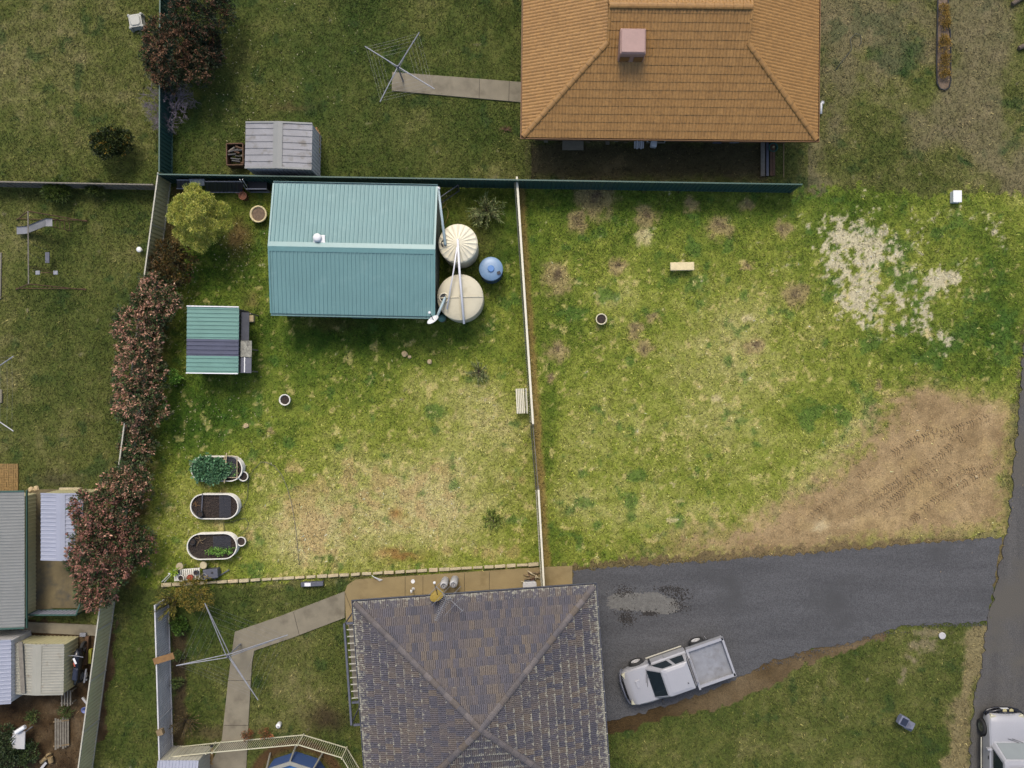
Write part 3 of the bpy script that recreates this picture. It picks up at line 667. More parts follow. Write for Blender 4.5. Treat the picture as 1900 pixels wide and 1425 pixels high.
def tile_roof(root, planes, tw, gauge, prof, m, deck_m, n_single, world_of, lich_fn, seed, lip=.055):
    """planes: (corner o, u unit, v unit, Lu, [(v, umin, umax)...] trapezoid outline)"""
    r = random.Random(seed); tv, tf, tl = tile_geo(tw, gauge, prof, lip); cells = []
    for pi, (o, u, v, outline) in enumerate(planes):
        nrm = u.cross(v).normalized(); vmax = outline[-1][0]
        lo = lambda q, k, ol=outline: float(np.interp(q, [x[0] for x in ol], [x[k] for x in ol]))
        nv = int(math.ceil(vmax / gauge))
        for j in range(nv):
            v0 = j * gauge; off = (j % 2) * tw * .5
            a0 = min(lo(v0, 1), lo(min(vmax, v0 + gauge), 1)); b0 = max(lo(v0, 2), lo(min(vmax, v0 + gauge), 2))
            i0 = int(math.floor((a0 - off) / tw)) - 1; i1 = int(math.ceil((b0 - off) / tw)) + 1
            for i in range(i0, i1):
                u0 = i * tw + off
                v1 = v0 + gauge
                amin = max(lo(v0, 1), lo(min(v1, vmax), 1)); bmax = min(lo(v0, 2), lo(min(v1, vmax), 2))
                full = (u0 >= amin - .01) and (u0 + tw <= bmax + .01) and v1 <= vmax + .02
                if u0 + tw <= a0 + .01 or u0 >= b0 - .01: continue
                c = o + u * (u0 + tw / 2) + v * (v0 + gauge / 2); cells.append([pi, u0, v0, full, c, lo, vmax, o, u, v, nrm, j])
        # deck under the tiles
        pts = [o + u * x[1] + v * x[0] - nrm * .012 for x in outline] + [o + u * x[2] + v * x[0] - nrm * .012 for x in outline[::-1]]
        q = []
        for p in pts:
            if not q or (q[-1] - p).length > 1e-4: q.append(p)
        MB().add(q, [tuple(range(len(q)))]).build('roof_deck', deck_m, root)
    full = sorted([c for c in cells if c[3]], key=lambda c: (world_of(c[4]) - Vector((0, 0, CAM_H))).length); single = set(id(c) for c in full[:n_single])
    base = MB().add(tv, tf); meshes = {}
    def single_mesh(l):
        k = round(l, 2)
        if k not in meshes:
            me_ = bpy.data.meshes.new('tile'); me_.from_pydata(tv, [], tf); me_.update(); fattr(me_, 'rnd', [0.0] * len(tv)); fattr(me_, 'lich', [k + .09 * q for q in tl]); me_.materials.append(m); meshes[k] = me_
        return meshes[k]
    V, Fc, rnd, lic = [], [], [], []
    for c in cells:
        pi, u0, v0, fl, cc, lo, vmax, o, u, v, nrm, j = c
        l = lich_fn(pi, j)
        if id(c) in single:
            ob = link('tile', single_mesh(l), None, root); mt = Matrix((u, v, nrm)).transposed().to_4x4(); mt.translation = o + u * u0 + v * v0 + nrm * r.uniform(0, .005)
            ob.matrix_local = mt @ Matrix.Rotation(r.uniform(-.006, .006), 4, 'Z')
        else:
            n = len(V); x = r.random(); dz = r.uniform(0, .005)
            for (a_, b_, h), lq in zip(tv, tl):
                vv = min(v0 + b_, vmax); uu = u0 + a_; vq = max(0, min(vv, vmax)); uu = min(max(uu, lo(vq, 1)), lo(vq, 2))
                V.append(o + u * uu + v * vv + nrm * (h + dz)); rnd.append(x); lic.append(l + (.09 if pi in (0, 1) else .14) * lq)
            Fc += [tuple(i + n for i in f) for f in tf]
    me_ = bpy.data.meshes.new('tiles'); me_.from_pydata([tuple(p) for p in V], [], Fc); me_.update(); fattr(me_, 'rnd', rnd); fattr(me_, 'lich', lic)
    ob = link('more_tiles', me_, m, root); ob['kind'] = 'stuff'

def ridge_caps(root, a, b, m, r_=.13, L_=.42, name='ridge_tile', seed=0):
    a, b = Vector(a), Vector(b); d = b - a; n = max(1, round(d.length / L_)); l = d.length / n; d.normalize()
    side = d.cross(Vector((0, 0, 1))).normalized(); up = side.cross(d).normalized(); mb = MB()
    k = 7; vs_ = []
    for x, s, h in ((-.02, 1.06, .035), (l, .96, .012)):
        for i in range(k):
            t = math.pi * i / (k - 1); vs_.append((x, math.cos(t) * r_ * s, math.sin(t) * r_ * .62 * s + h - .03))
    vs_ += [(-.02, math.cos(math.pi * i / (k - 1)) * r_, -.06) for i in range(k)]
    me_ = MB().add(vs_, [(i, i + 1, k + i + 1, k + i) for i in range(k - 1)] + [(2 * k + i, 2 * k + i + 1, i + 1, i) for i in range(k - 1)]).mesh()
    fattr(me_, 'rnd', [0.0] * len(vs_)); fattr(me_, 'lich', [0.0] * len(vs_)); me_.materials.append(m)
    for i in range(n):
        ob = link(name, me_, None, root); mt = Matrix((d, -side, up)).transposed().to_4x4(); mt.translation = a + d * (i * l) + up * .03; ob.matrix_local = mt

def eave_trim(root, x0, y0, x1, y1, z, gm, fm):
    for (ax, ay, bx, by, nx_, ny_) in ((x0, y0, x1, y0, 0, -1), (x0, y1, x1, y1, 0, 1), (x0, y0, x0, y1, -1, 0), (x1, y0, x1, y1, 1, 0)):
        c = Vector(((ax + bx) / 2, (ay + by) / 2, z)); L_ = abs(bx - ax) + abs(by - ay)
        g = MB()
        if ny_:   # open-topped gutter: back, floor, front lip
            g.box(c + Vector((0, ny_ * .05, -.10)), (L_ + .22, .1, .015)); g.box(c + Vector((0, ny_ * .105, -.05)), (L_ + .24, .022, .115))
        else:
            g.box(c + Vector((nx_ * .05, 0, -.10)), (.1, L_ - .01, .015)); g.box(c + Vector((nx_ * .105, 0, -.05)), (.022, L_ + .18, .115))
        g.build('gutter', gm, root)
        f = MB(); f.box(c + Vector((-nx_ * .02, -ny_ * .02, -.12)), (L_ - .08, .03, .2) if ny_ else (.03, L_ - .12, .2)); f.build('fascia', fm, root)

def house_walls(root, x0, y0, x1, y1, h, wm, wins):
    MB().add([(x0, y0, 0), (x1, y0, 0), (x1, y1, 0), (x0, y1, 0), (x0, y0, h), (x1, y0, h), (x1, y1, h), (x0, y1, h)], [(0, 1, 5, 4), (1, 2, 6, 5), (2, 3, 7, 6), (3, 0, 4, 7), (4, 5, 6, 7)]).build('wall', wm, root)
    for side, t, w, zb, zt in wins:
        if side in 'SN':
            y = y0 - .012 if side == 'S' else y1 + .012; c = Vector((x0 + t, y, (zb + zt) / 2)); dx, dy = w, .03
        else:
            x = x0 - .012 if side == 'W' else x1 + .012; c = Vector((x, y0 + t, (zb + zt) / 2)); dx, dy = .03, w
        fr = MB().box(c, (dx + (.1 if dx > .1 else .02), dy + (.1 if dy > .1 else .02), zt - zb + .1)).build('window', M['white'], root)
        MB().box(c, (dx, dy + .03, zt - zb) if dx > dy else (dx + .03, dy, zt - zb)).build('pane', M['window_glass'], fr)
        MB().box(c + Vector((0, 0, (zb - zt) / 2 - .07)), (dx + .12, dy + .12, .05)).build('sill', M['concrete'], fr)

def frame_of(root):
    m = Matrix.Translation(root.location) @ Matrix.Rotation(root.rotation_euler.z, 4, 'Z'); return lambda p: m @ Vector(p)

# orange tiled house at the top
EZ = 2.6
sw, se = P(970, 253, EZ), P(1515, 259, EZ); W_ = (se - sw).length; ang = math.atan2((se - sw).y, (se - sw).x)
hd = 5.03; rise = 2.3; run_g = 3.7; zg = rise * run_g / hd
ctr = (sw + se) / 2 + Matrix.Rotation(ang, 3, 'Z') @ Vector((0, hd, 0))
oh = thing('tiled_house', 'house with orange tiled hipped roof and pink cooler box, top of the picture', 'house', (ctr.x, ctr.y, 0), ang)
hx = W_ / 2; sl = math.hypot(hd, rise) / hd
X, Y, Z = Vector((1, 0, 0)), Vector((0, 1, 0)), Vector((0, 0, 1))
vS = Vector((0, hd, rise)).normalized(); vW = Vector((hd, 0, rise)).normalized()
planes = [
    (Vector((-hx, -hd, EZ)), X, vS, [(0, 0, W_), (run_g * sl, run_g, W_ - run_g), (hd * sl, run_g, W_ - run_g)]),
    (Vector((-hx, hd, EZ)), -Y, vW, [(0, 0, 2 * hd), (run_g * sl, run_g, 2 * hd - run_g)]),
    (Vector((hx, -hd, EZ)), Y, Vector((-vW.x, 0, vW.z)), [(0, 0, 2 * hd), (run_g * sl, run_g, 2 * hd - run_g)]),
    (Vector((hx, hd, EZ)), -X, Vector((0, -vS.y, vS.z)), [(0, 0, W_), (run_g * sl, run_g, W_ - run_g), (hd * sl, run_g, W_ - run_g)])]
tile_roof(oh, planes, .30, .352, PROF_ROLL, M['tile_orange'], M['orange_trim'], 300, frame_of(oh), lambda p, j: 0.0, 5, .036)
gx_ = hx - run_g
for sx in (-1, 1):
    for sy in (-1, 1): ridge_caps(oh, (sx * hx * .995, sy * hd * .995, EZ + .02), (sx * gx_, sy * (hd - run_g), EZ + zg), M['tile_orange'])
    MB().add([(sx * gx_, -(hd - run_g), EZ + zg - .05), (sx * gx_, hd - run_g, EZ + zg - .05), (sx * gx_, 0, EZ + rise - .02)], [(0, 1, 2) if sx > 0 else (2, 1, 0)]).build('gablet', M['orange_trim'], oh)
    for sy in (-1, 1): ridge_caps(oh, (sx * gx_, sy * (hd - run_g), EZ + zg + .03), (sx * gx_, 0, EZ + rise + .03), M['tile_orange'], .06, .5, 'barge_tile')
ridge_caps(oh, (-gx_, 0, EZ + rise + .02), (gx_, 0, EZ + rise + .02), M['tile_orange'], .15)
eave_trim(oh, -hx, -hd, hx, hd, EZ + .02, M['orange_trim'], M['orange_trim'])
house_walls(oh, -hx + .6, -hd + .6, hx - .6, hd - .6, EZ - .05, M['brick_wall'], [('S', 2.2, 1.5, .9, 2.1), ('S', 6.0, .8, .1, 2.1), ('S', 9.0, 1.8, .9, 2.1), ('W', 3, 1.5, .9, 2.1), ('W', 6.5, .9, .1, 2.1), ('E', 4, 1.8, .9, 2.1)])
inv = Matrix.Rotation(-ang, 3, 'Z')
cl = inv @ (flat(P(1176, 73, 5.0)) - flat(ctr)); rz_ = EZ + rise * (hd + cl.y) / hd
ck = MB(); hw = .58
ck.hexa([(cl.x - hw, cl.y - hw, rz_ - .35), (cl.x + hw, cl.y - hw, rz_ - .35), (cl.x + hw, cl.y + hw, rz_ - .1), (cl.x - hw, cl.y + hw, rz_ - .1)], [(cl.x - hw * .97, cl.y - hw * .97, rz_ + .62), (cl.x + hw * .97, cl.y - hw * .97, rz_ + .62), (cl.x + hw * .97, cl.y + hw * .97, rz_ + .62), (cl.x - hw * .97, cl.y + hw * .97, rz_ + .62)])
cooler = thing('evaporative_cooler', 'pinkish box cooler sitting on the orange tiled roof', 'cooler', (ctr.x, ctr.y, 0), ang)
ck.build('casing', M['cooler'], cooler, bevel=.05)
MB().bbox((cl.x, cl.y, rz_ + .65), (hw * 1.8, hw * 1.8, .07), .03).build('lid', M['cooler'], cooler)
for s in (-1, 1): MB().box((cl.x + s * .3, cl.y - hw - .012, rz_ + .1), (.4, .03, .45)).build('louvre', M['orange_trim'], cooler)

# dark tiled house at the bottom
EZ2 = 2.55
nw, ne = P(657, 1118, EZ2), P(1103, 1086, EZ2); W2 = (ne - nw).length; ang2 = math.atan2((ne - nw).y, (ne - nw).x)
hd2 = 5.4; rise2 = 2.1; hx2 = W2 / 2
c2 = (nw + ne) / 2 + Matrix.Rotation(ang2, 3, 'Z') @ Vector((0, -hd2, 0))
dh = thing('tiled_house', 'house with dark blue-brown lichen-spotted tiled pyramid roof, bottom of the picture', 'house', (c2.x, c2.y, 0), ang2)
vN = Vector((0, -hd2, rise2)).normalized(); slN = math.hypot(hd2, rise2); vWd = Vector((hx2, 0, rise2)).normalized(); slW = math.hypot(hx2, rise2)
planes = [
    (Vector((hx2, hd2, EZ2)), -X, vN, [(0, 0, W2), (slN, hx2, hx2)]),
    (Vector((-hx2, hd2, EZ2)), -Y, vWd, [(0, 0, 2 * hd2), (slW, hd2, hd2)]),
    (Vector((hx2, -hd2, EZ2)), Y, Vector((-vWd.x, 0, vWd.z)), [(0, 0, 2 * hd2), (slW, hd2, hd2)]),
    (Vector((-hx2, -hd2, EZ2)), X, Vector((0, -vN.y, vN.z)), [(0, 0, W2), (slN, hx2, hx2)])]
def lich2(p, j):
    if p == 0: return (.12 if j == 0 else .0)
    if p == 1: return .16 if j < 1 else (.085 if j < 9 else .03)
    if p == 2: return .09 if j else .16
    return .11
tile_roof(dh, planes, .262, .40, PROF_RIB, M['tile_dark'], M['tar'], 300, frame_of(dh), lich2, 9)
for sx in (-1, 1):
    for sy in (-1, 1): ridge_caps(dh, (sx * hx2 * .99, sy * hd2 * .99, EZ2 + .03), (sx * .06, sy * .06, EZ2 + rise2 - .01), M['ridge_dark'], .15)
MB().lathe([(.2, -.1), (.17, .05), (.08, .1), (0, .12)], 10, (0, 0, EZ2 + rise2)).build('apex_cap', M['ridge_dark'], dh)
eave_trim(dh, -hx2, -hd2, hx2, hd2, EZ2 + .02, M['galv_dark'], M['galv_dark'])
house_walls(dh, -hx2 + .55, -hd2 + .55, hx2 - .55, hd2 - .55, EZ2 - .05, M['plaster'], [('N', 2.5, 1.5, .9, 2.1), ('N', 5.5, .8, .1, 2.1), ('N', 8.2, 1.2, .9, 2.1), ('W', 3, 1.8, .9, 2.1), ('W', 7, 1.8, .9, 2.1), ('E', 3, 1.8, .9, 2.1), ('E', 7.5, 1.2, .9, 2.1)])
for k in range(11): MB().box((-hx2 - .04, hd2 - 1.0 - k * .98, EZ2 + .035), (.16, .03, .02)).build('gutter_strap', M['cream_cap'], dh)
for k in range(11): MB().box((hx2 + .04, hd2 - 1.0 - k * .98, EZ2 + .035), (.16, .03, .02)).build('gutter_strap', M['cream_cap'], dh)

# awning frame on the west side of the dark house
aw = thing('awning_frame', 'dark slatted awning frame along the left eave of the dark tiled house', 'awning', (c2.x, c2.y, 0), ang2)
xo, xi, y0, y1, az = -hx2 - .58, -hx2 + .2, hd2 - 1.0, hd2 - 5.75, 2.3
MB().box((xo, (y0 + y1) / 2, az), (.09, y0 - y1, .12)).build('outer_beam', M['galv_dark'], aw)
for y in (y0, y1, y1 + 1.05): MB().box(((xo + xi) / 2 + .05, y, az), (xi - xo - .1, .09, .12)).build('end_beam', M['galv_dark'], aw)
for k in range(11): MB().box(((xo + xi) / 2 + .05, y0 - .3 - k * .32, az + .01), (xi - xo - .1, .045, .03)).build('slat', M['cream_cap'], aw)
for y in (y0 - .05, y1 + .05): MB().tube([(xo, y, 0), (xo, y, az - .06)], .035).build('post', M['galv_dark'], aw)
MB().box(((xo + xi) / 2 + .04, (y0 + y1 + 1.0) / 2, az - .35), (xi - xo - .16, y0 - y1 - 1.3, .02)).build('ceiling_sheet', M['timber_grey'], aw)

# ------------------------------------------------------------------ sheet-metal sheds
def gable_shed(name, label, ctr_px, z_eave, W, D, rz, rise, roof_m, wall_m, trim_m, rib=.19, ribh=.028, kind='trap', over=.06, sheetw=.76, axis='x', walls=True, door=None, group=None, gutters=True):
    c = P(ctr_px[0], ctr_px[1], z_eave)
    if axis == 'y': W, D = D, W; rz += math.pi / 2
    root = thing(name, label, 'shed', (c.x, c.y, 0), rz, group); x, y = W / 2, D / 2; wx, wy = x - over, y - over
    if walls:
        ze = z_eave - .04
        for nm, o, u in (('wall', (-wx, -wy, 0), (2 * wx, 0, 0)), ('wall', (wx, -wy, 0), (0, 2 * wy, 0)), ('wall', (wx, wy, 0), (-2 * wx, 0, 0)), ('wall', (-wx, wy, 0), (0, -2 * wy, 0))):
            MB().sheet(o, u, (0, 0, ze), .2, .02).build(nm, wall_m, root)
        for s in (-1, 1):
            t = rise * wy / y; MB().add([(s * wx, -wy, ze), (s * wx, wy, ze), (s * wx, 0, ze + t)], [(0, 1, 2) if s > 0 else (2, 1, 0)]).build('gable', wall_m, root)
    n = max(1, round(W / sheetw)); w = W / n
    for s in (-1, 1):
        if s < 0: me_ = MB().sheet((0, -y, z_eave), (w, 0, 0), (0, y, rise), rib, ribh, kind).mesh()
        else: me_ = MB().sheet((w, y, z_eave), (-w, 0, 0), (0, -y, rise), rib, ribh, kind).mesh()
        for i in range(n): link('roof_sheet', me_, roof_m, root).location = (-x + i * w, 0, 0)
        dz = rise / y
        MB().hexa([(-x - .02, s * .22, z_eave + rise - .22 * dz + ribh + .004), (x + .02, s * .22, z_eave + rise - .22 * dz + ribh + .004), (x + .02, 0, z_eave + rise + ribh + .006), (-x - .02, 0, z_eave + rise + ribh + .006)][::(1 if s < 0 else -1)],
                  [(-x - .02, s * .22, z_eave + rise - .22 * dz + ribh + .012), (x + .02, s * .22, z_eave + rise - .22 * dz + ribh + .012), (x + .02, 0, z_eave + rise + ribh + .02), (-x - .02, 0, z_eave + rise + ribh + .02)][::(1 if s < 0 else -1)]).build('ridge_cap', trim_m, root)
        if gutters:
            g = MB(); g.box((0, s * (y + .05), z_eave - .09), (W + .02, .11, .012)); g.box((0, s * (y + .1), z_eave - .045), (W + .02, .016, .1)); g.build('gutter', trim_m, root)
        for sx in (-1, 1):   # barge flashing up the gable
            MB().hexa([(sx * (x - .06), s * y, z_eave + ribh - .0), (sx * (x + .02), s * y, z_eave + ribh), (sx * (x + .02), s * .2, z_eave + rise * (1 - .2 / y) + ribh), (sx * (x - .06), s * .2, z_eave + rise * (1 - .2 / y) + ribh)][::(1 if sx * s < 0 else -1)],
                      [(sx * (x - .06), s * y, z_eave + ribh + .014), (sx * (x + .02), s * y, z_eave + ribh + .014), (sx * (x + .02), s * .2, z_eave + rise * (1 - .2 / y) + ribh + .014), (sx * (x - .06), s * .2, z_eave + rise * (1 - .2 / y) + ribh + .014)][::(1 if sx * s < 0 else -1)]).build('barge_flashing', trim_m, root)
    if door:
        dr = MB().sheet((-door / 2, -wy - .03, .02), (door, 0, 0), (0, 0, 1.95), .1, .015).build('door', trim_m, root); MB().box((door * .4, -wy - .06, 1.0), (.04, .04, .14)).build('handle', M['galv'], dr)
    return root
shed = gable_shed('garage_shed', 'large teal ribbed steel shed with gabled roof beside the water tanks', (657, 463.7), 2.45, 7.62, 6.03, R(-1.15), .58, M['shed_green'], M['shed_wall'], M['shed_trim'], rib=.19, ribh=.03, door=1.0)
# vent on the shed roof
vp = P(593, 445, 2.95); vent = thing('roof_vent', 'white domed vent on the teal shed roof', 'vent', (vp.x, vp.y, 2.92), 0)
MB().box((0, 0, .08), (.52, .42, .05)).build('flashing', M['white'], vent, bevel=.01)
MB().lathe([(.13, .05), (.13, .16), (.2, .16), (.2, .2), (.17, .27), (.1, .31), (0, .32)], 20, (-.07, .07, 0)).build('cowl', M['white'], vent, smooth=True)
# chicken coop shed
cp = P(394.7, 630.7, 1.7); coop = thing('small_shed', 'small shed roofed with teal and dark ribbed sheets, left lawn', 'shed', (cp.x, cp.y, 0), R(-.7))
cw, cd, zl, zr = 2.4, 3.12, 1.8, 1.62
y = cd / 2
for k, (ln, m_) in enumerate(((.76, 'coop_green'), (.76, 'coop_green'), (.80, 'coop_dark'), (.80, 'coop_green'))):
    MB().sheet((cw / 2, y, zr), (0, -ln, 0), (-cw, 0, zl - zr), .19, .035).build('roof_sheet', M[m_], coop); y -= ln
v_ = [c.v for c in ()]
for s in (-1, 1): MB().box((0, s * (cd / 2 + .02), (zl + zr) / 2 + .02), (cw, .05, .06), 0, (math.atan2(zl - zr, cw), 'Y')).build('barge', M['white'], coop)
MB().sheet((-cw / 2 + .05, -cd / 2 + .05, 0), (cw - .1, 0, 0), (0, 0, 1.55), .2, .02).build('wall', M['tar'], coop)
MB().sheet((cw / 2 - .05, cd / 2 - .05, 0), (-cw + .1, 0, 0), (0, 0, 1.55), .2, .02).build('wall', M['tar'], coop)
MB().sheet((-cw / 2 + .05, cd / 2 - .05, 0), (0, -cd + .1, 0), (0, 0, 1.7), .2, .02).build('wall', M['tar'], coop)
MB().sheet((cw / 2 - .05, -cd / 2 + .05, 0), (0, cd - .1, 0), (0, 0, 1.5), .2, .02).build('wall', M['tar'], coop)
for y0_, l_, m_, z_, w_ in ((cd / 2 - .2, 1.35, 'tar', 1.2, .36), (-.0, .78, 'lichen_sheet', 1.26, .52), (-.8, .74, 'galv_dark', 1.22, .5)):
    MB().hexa([(cw / 2 + .02, y0_ - l_, z_ + .1), (cw / 2 + w_, y0_ - l_, z_), (cw / 2 + w_, y0_, z_), (cw / 2 + .02, y0_, z_ + .1)], [(cw / 2 + .02, y0_ - l_, z_ + .13), (cw / 2 + w_, y0_ - l_, z_ + .03), (cw / 2 + w_, y0_, z_ + .03), (cw / 2 + .02, y0_, z_ + .13)]).build('lean_to_sheet', M[m_], coop)
MB().box((cw / 2 + .2, -1.15, 1.31), (.05, .72, .05)).build('batten', M['white'], coop)
for y0_ in (cd / 2 - .25, -.4, -cd / 2 + .1): MB().box((cw / 2 + .4, y0_, .6), (.06, .06, 1.2)).build('post', M['timber_grey'], coop)
# old grey garden shed
gs = gable_shed('garden_shed', 'old grey standing-seam garden shed with low gabled roof above the lot', (517, 270.5), 1.85, 3.15, 2.18, R(-1.2), .14, M['grey_roof'], M['fence_grey'], M['grey_roof2'], rib=.3, ribh=.03, kind='seam', over=.03, sheetw=3.0, axis='y', gutters=False)
# left side sheds
gable_shed('long_shed', 'grey ribbed-roof shed with green fascia at the left edge', (-42, 1038), 1.5, 4.5, 6.55, 0, .35, M['grey_roof2'], M['cream_steel'], M['green_trim'], rib=.15, ribh=.025, over=.32, sheetw=.76, axis='y')
gable_shed('small_white_shed', 'pale ribbed-roof garden shed beside the stained concrete pad', (115, 977), 1.75, 2.0, 3.15, 0, .12, M['white_roof'], M['cream_steel'], M['white_roof'], rib=.2, ribh=.02, over=.04, sheetw=.8, axis='y', gutters=False)
gable_shed('blue_grey_shed', 'pale blue-grey shed roof cut by the left edge, lower corner', (-30, 1246), 1.65, 2.6, 3.0, 0, .25, M['white_roof'], M['fence_grey'], M['white_roof'], rib=.2, ribh=.02, over=.03, axis='y', gutters=False)
s4 = gable_shed('cream_shed', 'rusty-edged cream ribbed shed with a timber plank lying on its roof', (71, 1241), 1.3, 2.46, 2.4, R(-1.0), .12, M['cream_roof'], M['cream_steel'], M['cream_roof'], rib=.14, ribh=.02, over=.03, axis='y', gutters=False)
tag(MB().box((*P(41, 1238, 1.45)[:2], 1.47), (.2, 2.45, .05), R(3), None).build('timber_plank', M['timber_grey']), 'long weathered plank lying on the cream shed roof', 'plank')
gable_shed('pool_shed', 'white ribbed shed beside the pool fence, bottom edge', (331, 1445), 1.6, 1.9, 1.75, 0, .2, M['white_roof'], M['cream_cap'], M['white_roof'], rib=.15, ribh=.02, over=.03, axis='x', gutters=False)
steel_fence('low_fence', 'low white ribbed enclosure panel with green cap on the concrete pad', P(72, 1131), P(160, 1131), .95, M['white_roof'], M['green_trim'], panel=3)
steel_fence('low_fence', 'short cream ribbed return panel joining the enclosure to the hedge', P(160, 1131), P(172, 1100), .95, M['cream_steel'], M['green_trim'], panel=3)

# ------------------------------------------------------------------ water tanks and pipes
def tank(name, label, px, py, zt, r, wall_m, n=48):
    p = P(px, py, zt); root = thing(name, label, 'water tank', (p.x, p.y, 0))
    prof = [(r * .985, 0)]; k = 9
    for i in range(k):
        z0 = (zt - .08) * i / k; z1 = (zt - .08) * (i + 1) / k
        prof += [(r, z0 + .03), (r, z1 - .05), (r * .975, z1 - .025), (r * .975, z1 - .005)]
    prof += [(r, zt - .06), (r, zt)]
    MB().lathe(prof, n).build('wall', wall_m, root, smooth=True)
    return root
t1 = tank('water_tank', 'cream water tank with fluted conical top, nearest the shed ridge', 850, 452, 2.0, .89, M['cream_tank'])
mb = MB(); nseg = 60; rr = [.1, .16, .5, .86, .92, .92]; zz = [.26, .25, .17, .05, .0, -.07]; vs_ = []
for i, (r_, z_) in enumerate(zip(rr, zz)):
    for k in range(nseg):
        a_ = 2 * math.pi * k / nseg; rid = .042 if (k % 3) == 0 else 0.0
        vs_.append((r_ * math.cos(a_), r_ * math.sin(a_), 2.0 + z_ + (rid if i in (2, 3) else rid * .3 if i == 1 else 0)))
vs_.append((0, 0, 2.27)); c_ = len(vs_) - 1
fs = [(i * nseg + (k + 1) % nseg, i * nseg + k, (i + 1) * nseg + k, (i + 1) * nseg + (k + 1) % nseg) for i in range(5) for k in range(nseg)] + [(c_, k, (k + 1) % nseg) for k in range(nseg)]
MB().add(vs_, fs).build('fluted_lid', M['cream_tank'], t1)
MB().lathe([(.2, 0), (.2, .05), (.17, .05), (.16, .01), (0, .01)], 20, (-.6, -.02, 2.1)).build('inlet_strainer', M['black'], t1)
t2 = tank('water_tank', 'tan water tank with cross-ribbed domed top at the shed corner', 854, 552, 1.7, 1.08, M['tan_tank'])
MB().lathe([(1.1, 1.66), (1.1, 1.72), (1.06, 1.75), (.8, 1.80), (.4, 1.84), (0, 1.85)], 48).build('domed_lid', M['tan_tank'], t2, smooth=True)
for k in range(4):
    a_ = k * math.pi / 2 + R(2); d = Vector((math.cos(a_), math.sin(a_), 0))
    MB().tube([d * .05 + Z * 1.85, d * .4 + Z * 1.845, d * .8 + Z * 1.805, d * 1.07 + Z * 1.755], .04, 8).build('lid_rib', M['tan_tank'], t2)
st_ = MB().lathe([(.2, 0), (.24, .02), (.24, .06), (.2, .07), (.18, .05)], 24, (-.76, -.02, 1.80)).build('inlet_collar', M['cream_tank'], t2, smooth=True)
MB().lathe([(.185, .05), (.17, .0), (0, -.0)], 20, (-.76, -.02, 1.81)).build('strainer', M['black'], st_)
t3 = tank('water_tank', 'small round blue water tank with blue cap', 911, 499, 1.25, .56, M['blue_dark'], 36)
MB().lathe([(.575, 1.2), (.575, 1.27), (.54, 1.3), (.3, 1.33), (0, 1.35)], 36).build('lid', M['blue_tank'], t3, smooth=True)
MB().lathe([(.16, 1.3), (.16, 1.4), (.13, 1.42), (0, 1.42)], 20).build('cap', M['blue_lid'], t3)
MB().box((.38, -.2, 1.35), (.17, .15, .05), .3).build('hatch', M['black'], t3)

def pipe(label, pts, r, m, name='downpipe'):
    p0 = flat(pts[0]); root = thing(name, label, 'pipe', p0)
    MB().tube([Vector(p) - p0 for p in pts], r, 10).build('pipe', m, root, smooth=True); return root
def elbow(root, p, r, m): MB().lathe([(0, -r), (r * .7, -r * .7), (r, 0), (r * .7, r * .7), (0, r)], 12, Vector(p) - root.location).build('elbow', m, root, smooth=True)
pp = pipe('pale grey downpipe from the shed gutter to the fluted tank', [P(813, 351, 2.35), P(818, 390, 2.34), P(826, 453, 2.3), P(826.5, 455, 2.12)], .065, M['pipe_grey']); elbow(pp, P(813, 350, 2.36), .1, M['white'])
pp = pipe('pale grey downpipe from the shed corner into the tan tank', [P(810, 589, 2.3), P(825, 554, 2.0), P(826, 552, 1.84)], .065, M['pipe_grey']); elbow(pp, P(810, 589, 2.31), .09, M['white'])
pipe('thin white pipe slung between the two cream tanks, ending at the strainer', [P(848, 458, 2.33), P(842, 500, 2.2), P(829, 574, 1.98)], .035, M['pipe_white'], 'white_pipe')
pipe('thick white pipe across both cream tanks, overhanging the tan one', [P(849, 443, 2.36), P(853, 510, 2.2), P(861, 601, 1.95)], .055, M['pipe_white'], 'white_pipe')
pipe('yellow hose looped beside the shed wall', [P(829, 376, .3), P(824, 384, .2), P(816, 392, .1), P(815, 420, .06), P(815, 436, .06), P(819, 440, .06)], .018, M['hose_yellow'], 'garden_hose')
pipe('second yellow hose curving in front of the fluted tank', [P(821, 384, .12), P(828, 384, .06), P(832, 392, .05), P(831, 402, .05), P(824, 418, .05)], .018, M['hose_yellow'], 'garden_hose')
# green capped drum
p = P(819, 589, .75); dr = thing('plastic_drum', 'green lidded drum between shed corner and tan tank', 'drum', (p.x, p.y, 0))
MB().lathe([(.19, 0), (.2, .1), (.2, .5), (.18, .55)], 20).build('body', M['soil_pale'], dr, smooth=True)
MB().lathe([(.2, .5), (.2, .62), (.14, .64), (.14, .72), (.1, .75), (0, .76)], 20).build('lid', M['green_trim'], dr, smooth=True)
dr.children[1].data.materials[0] = M['coop_green']
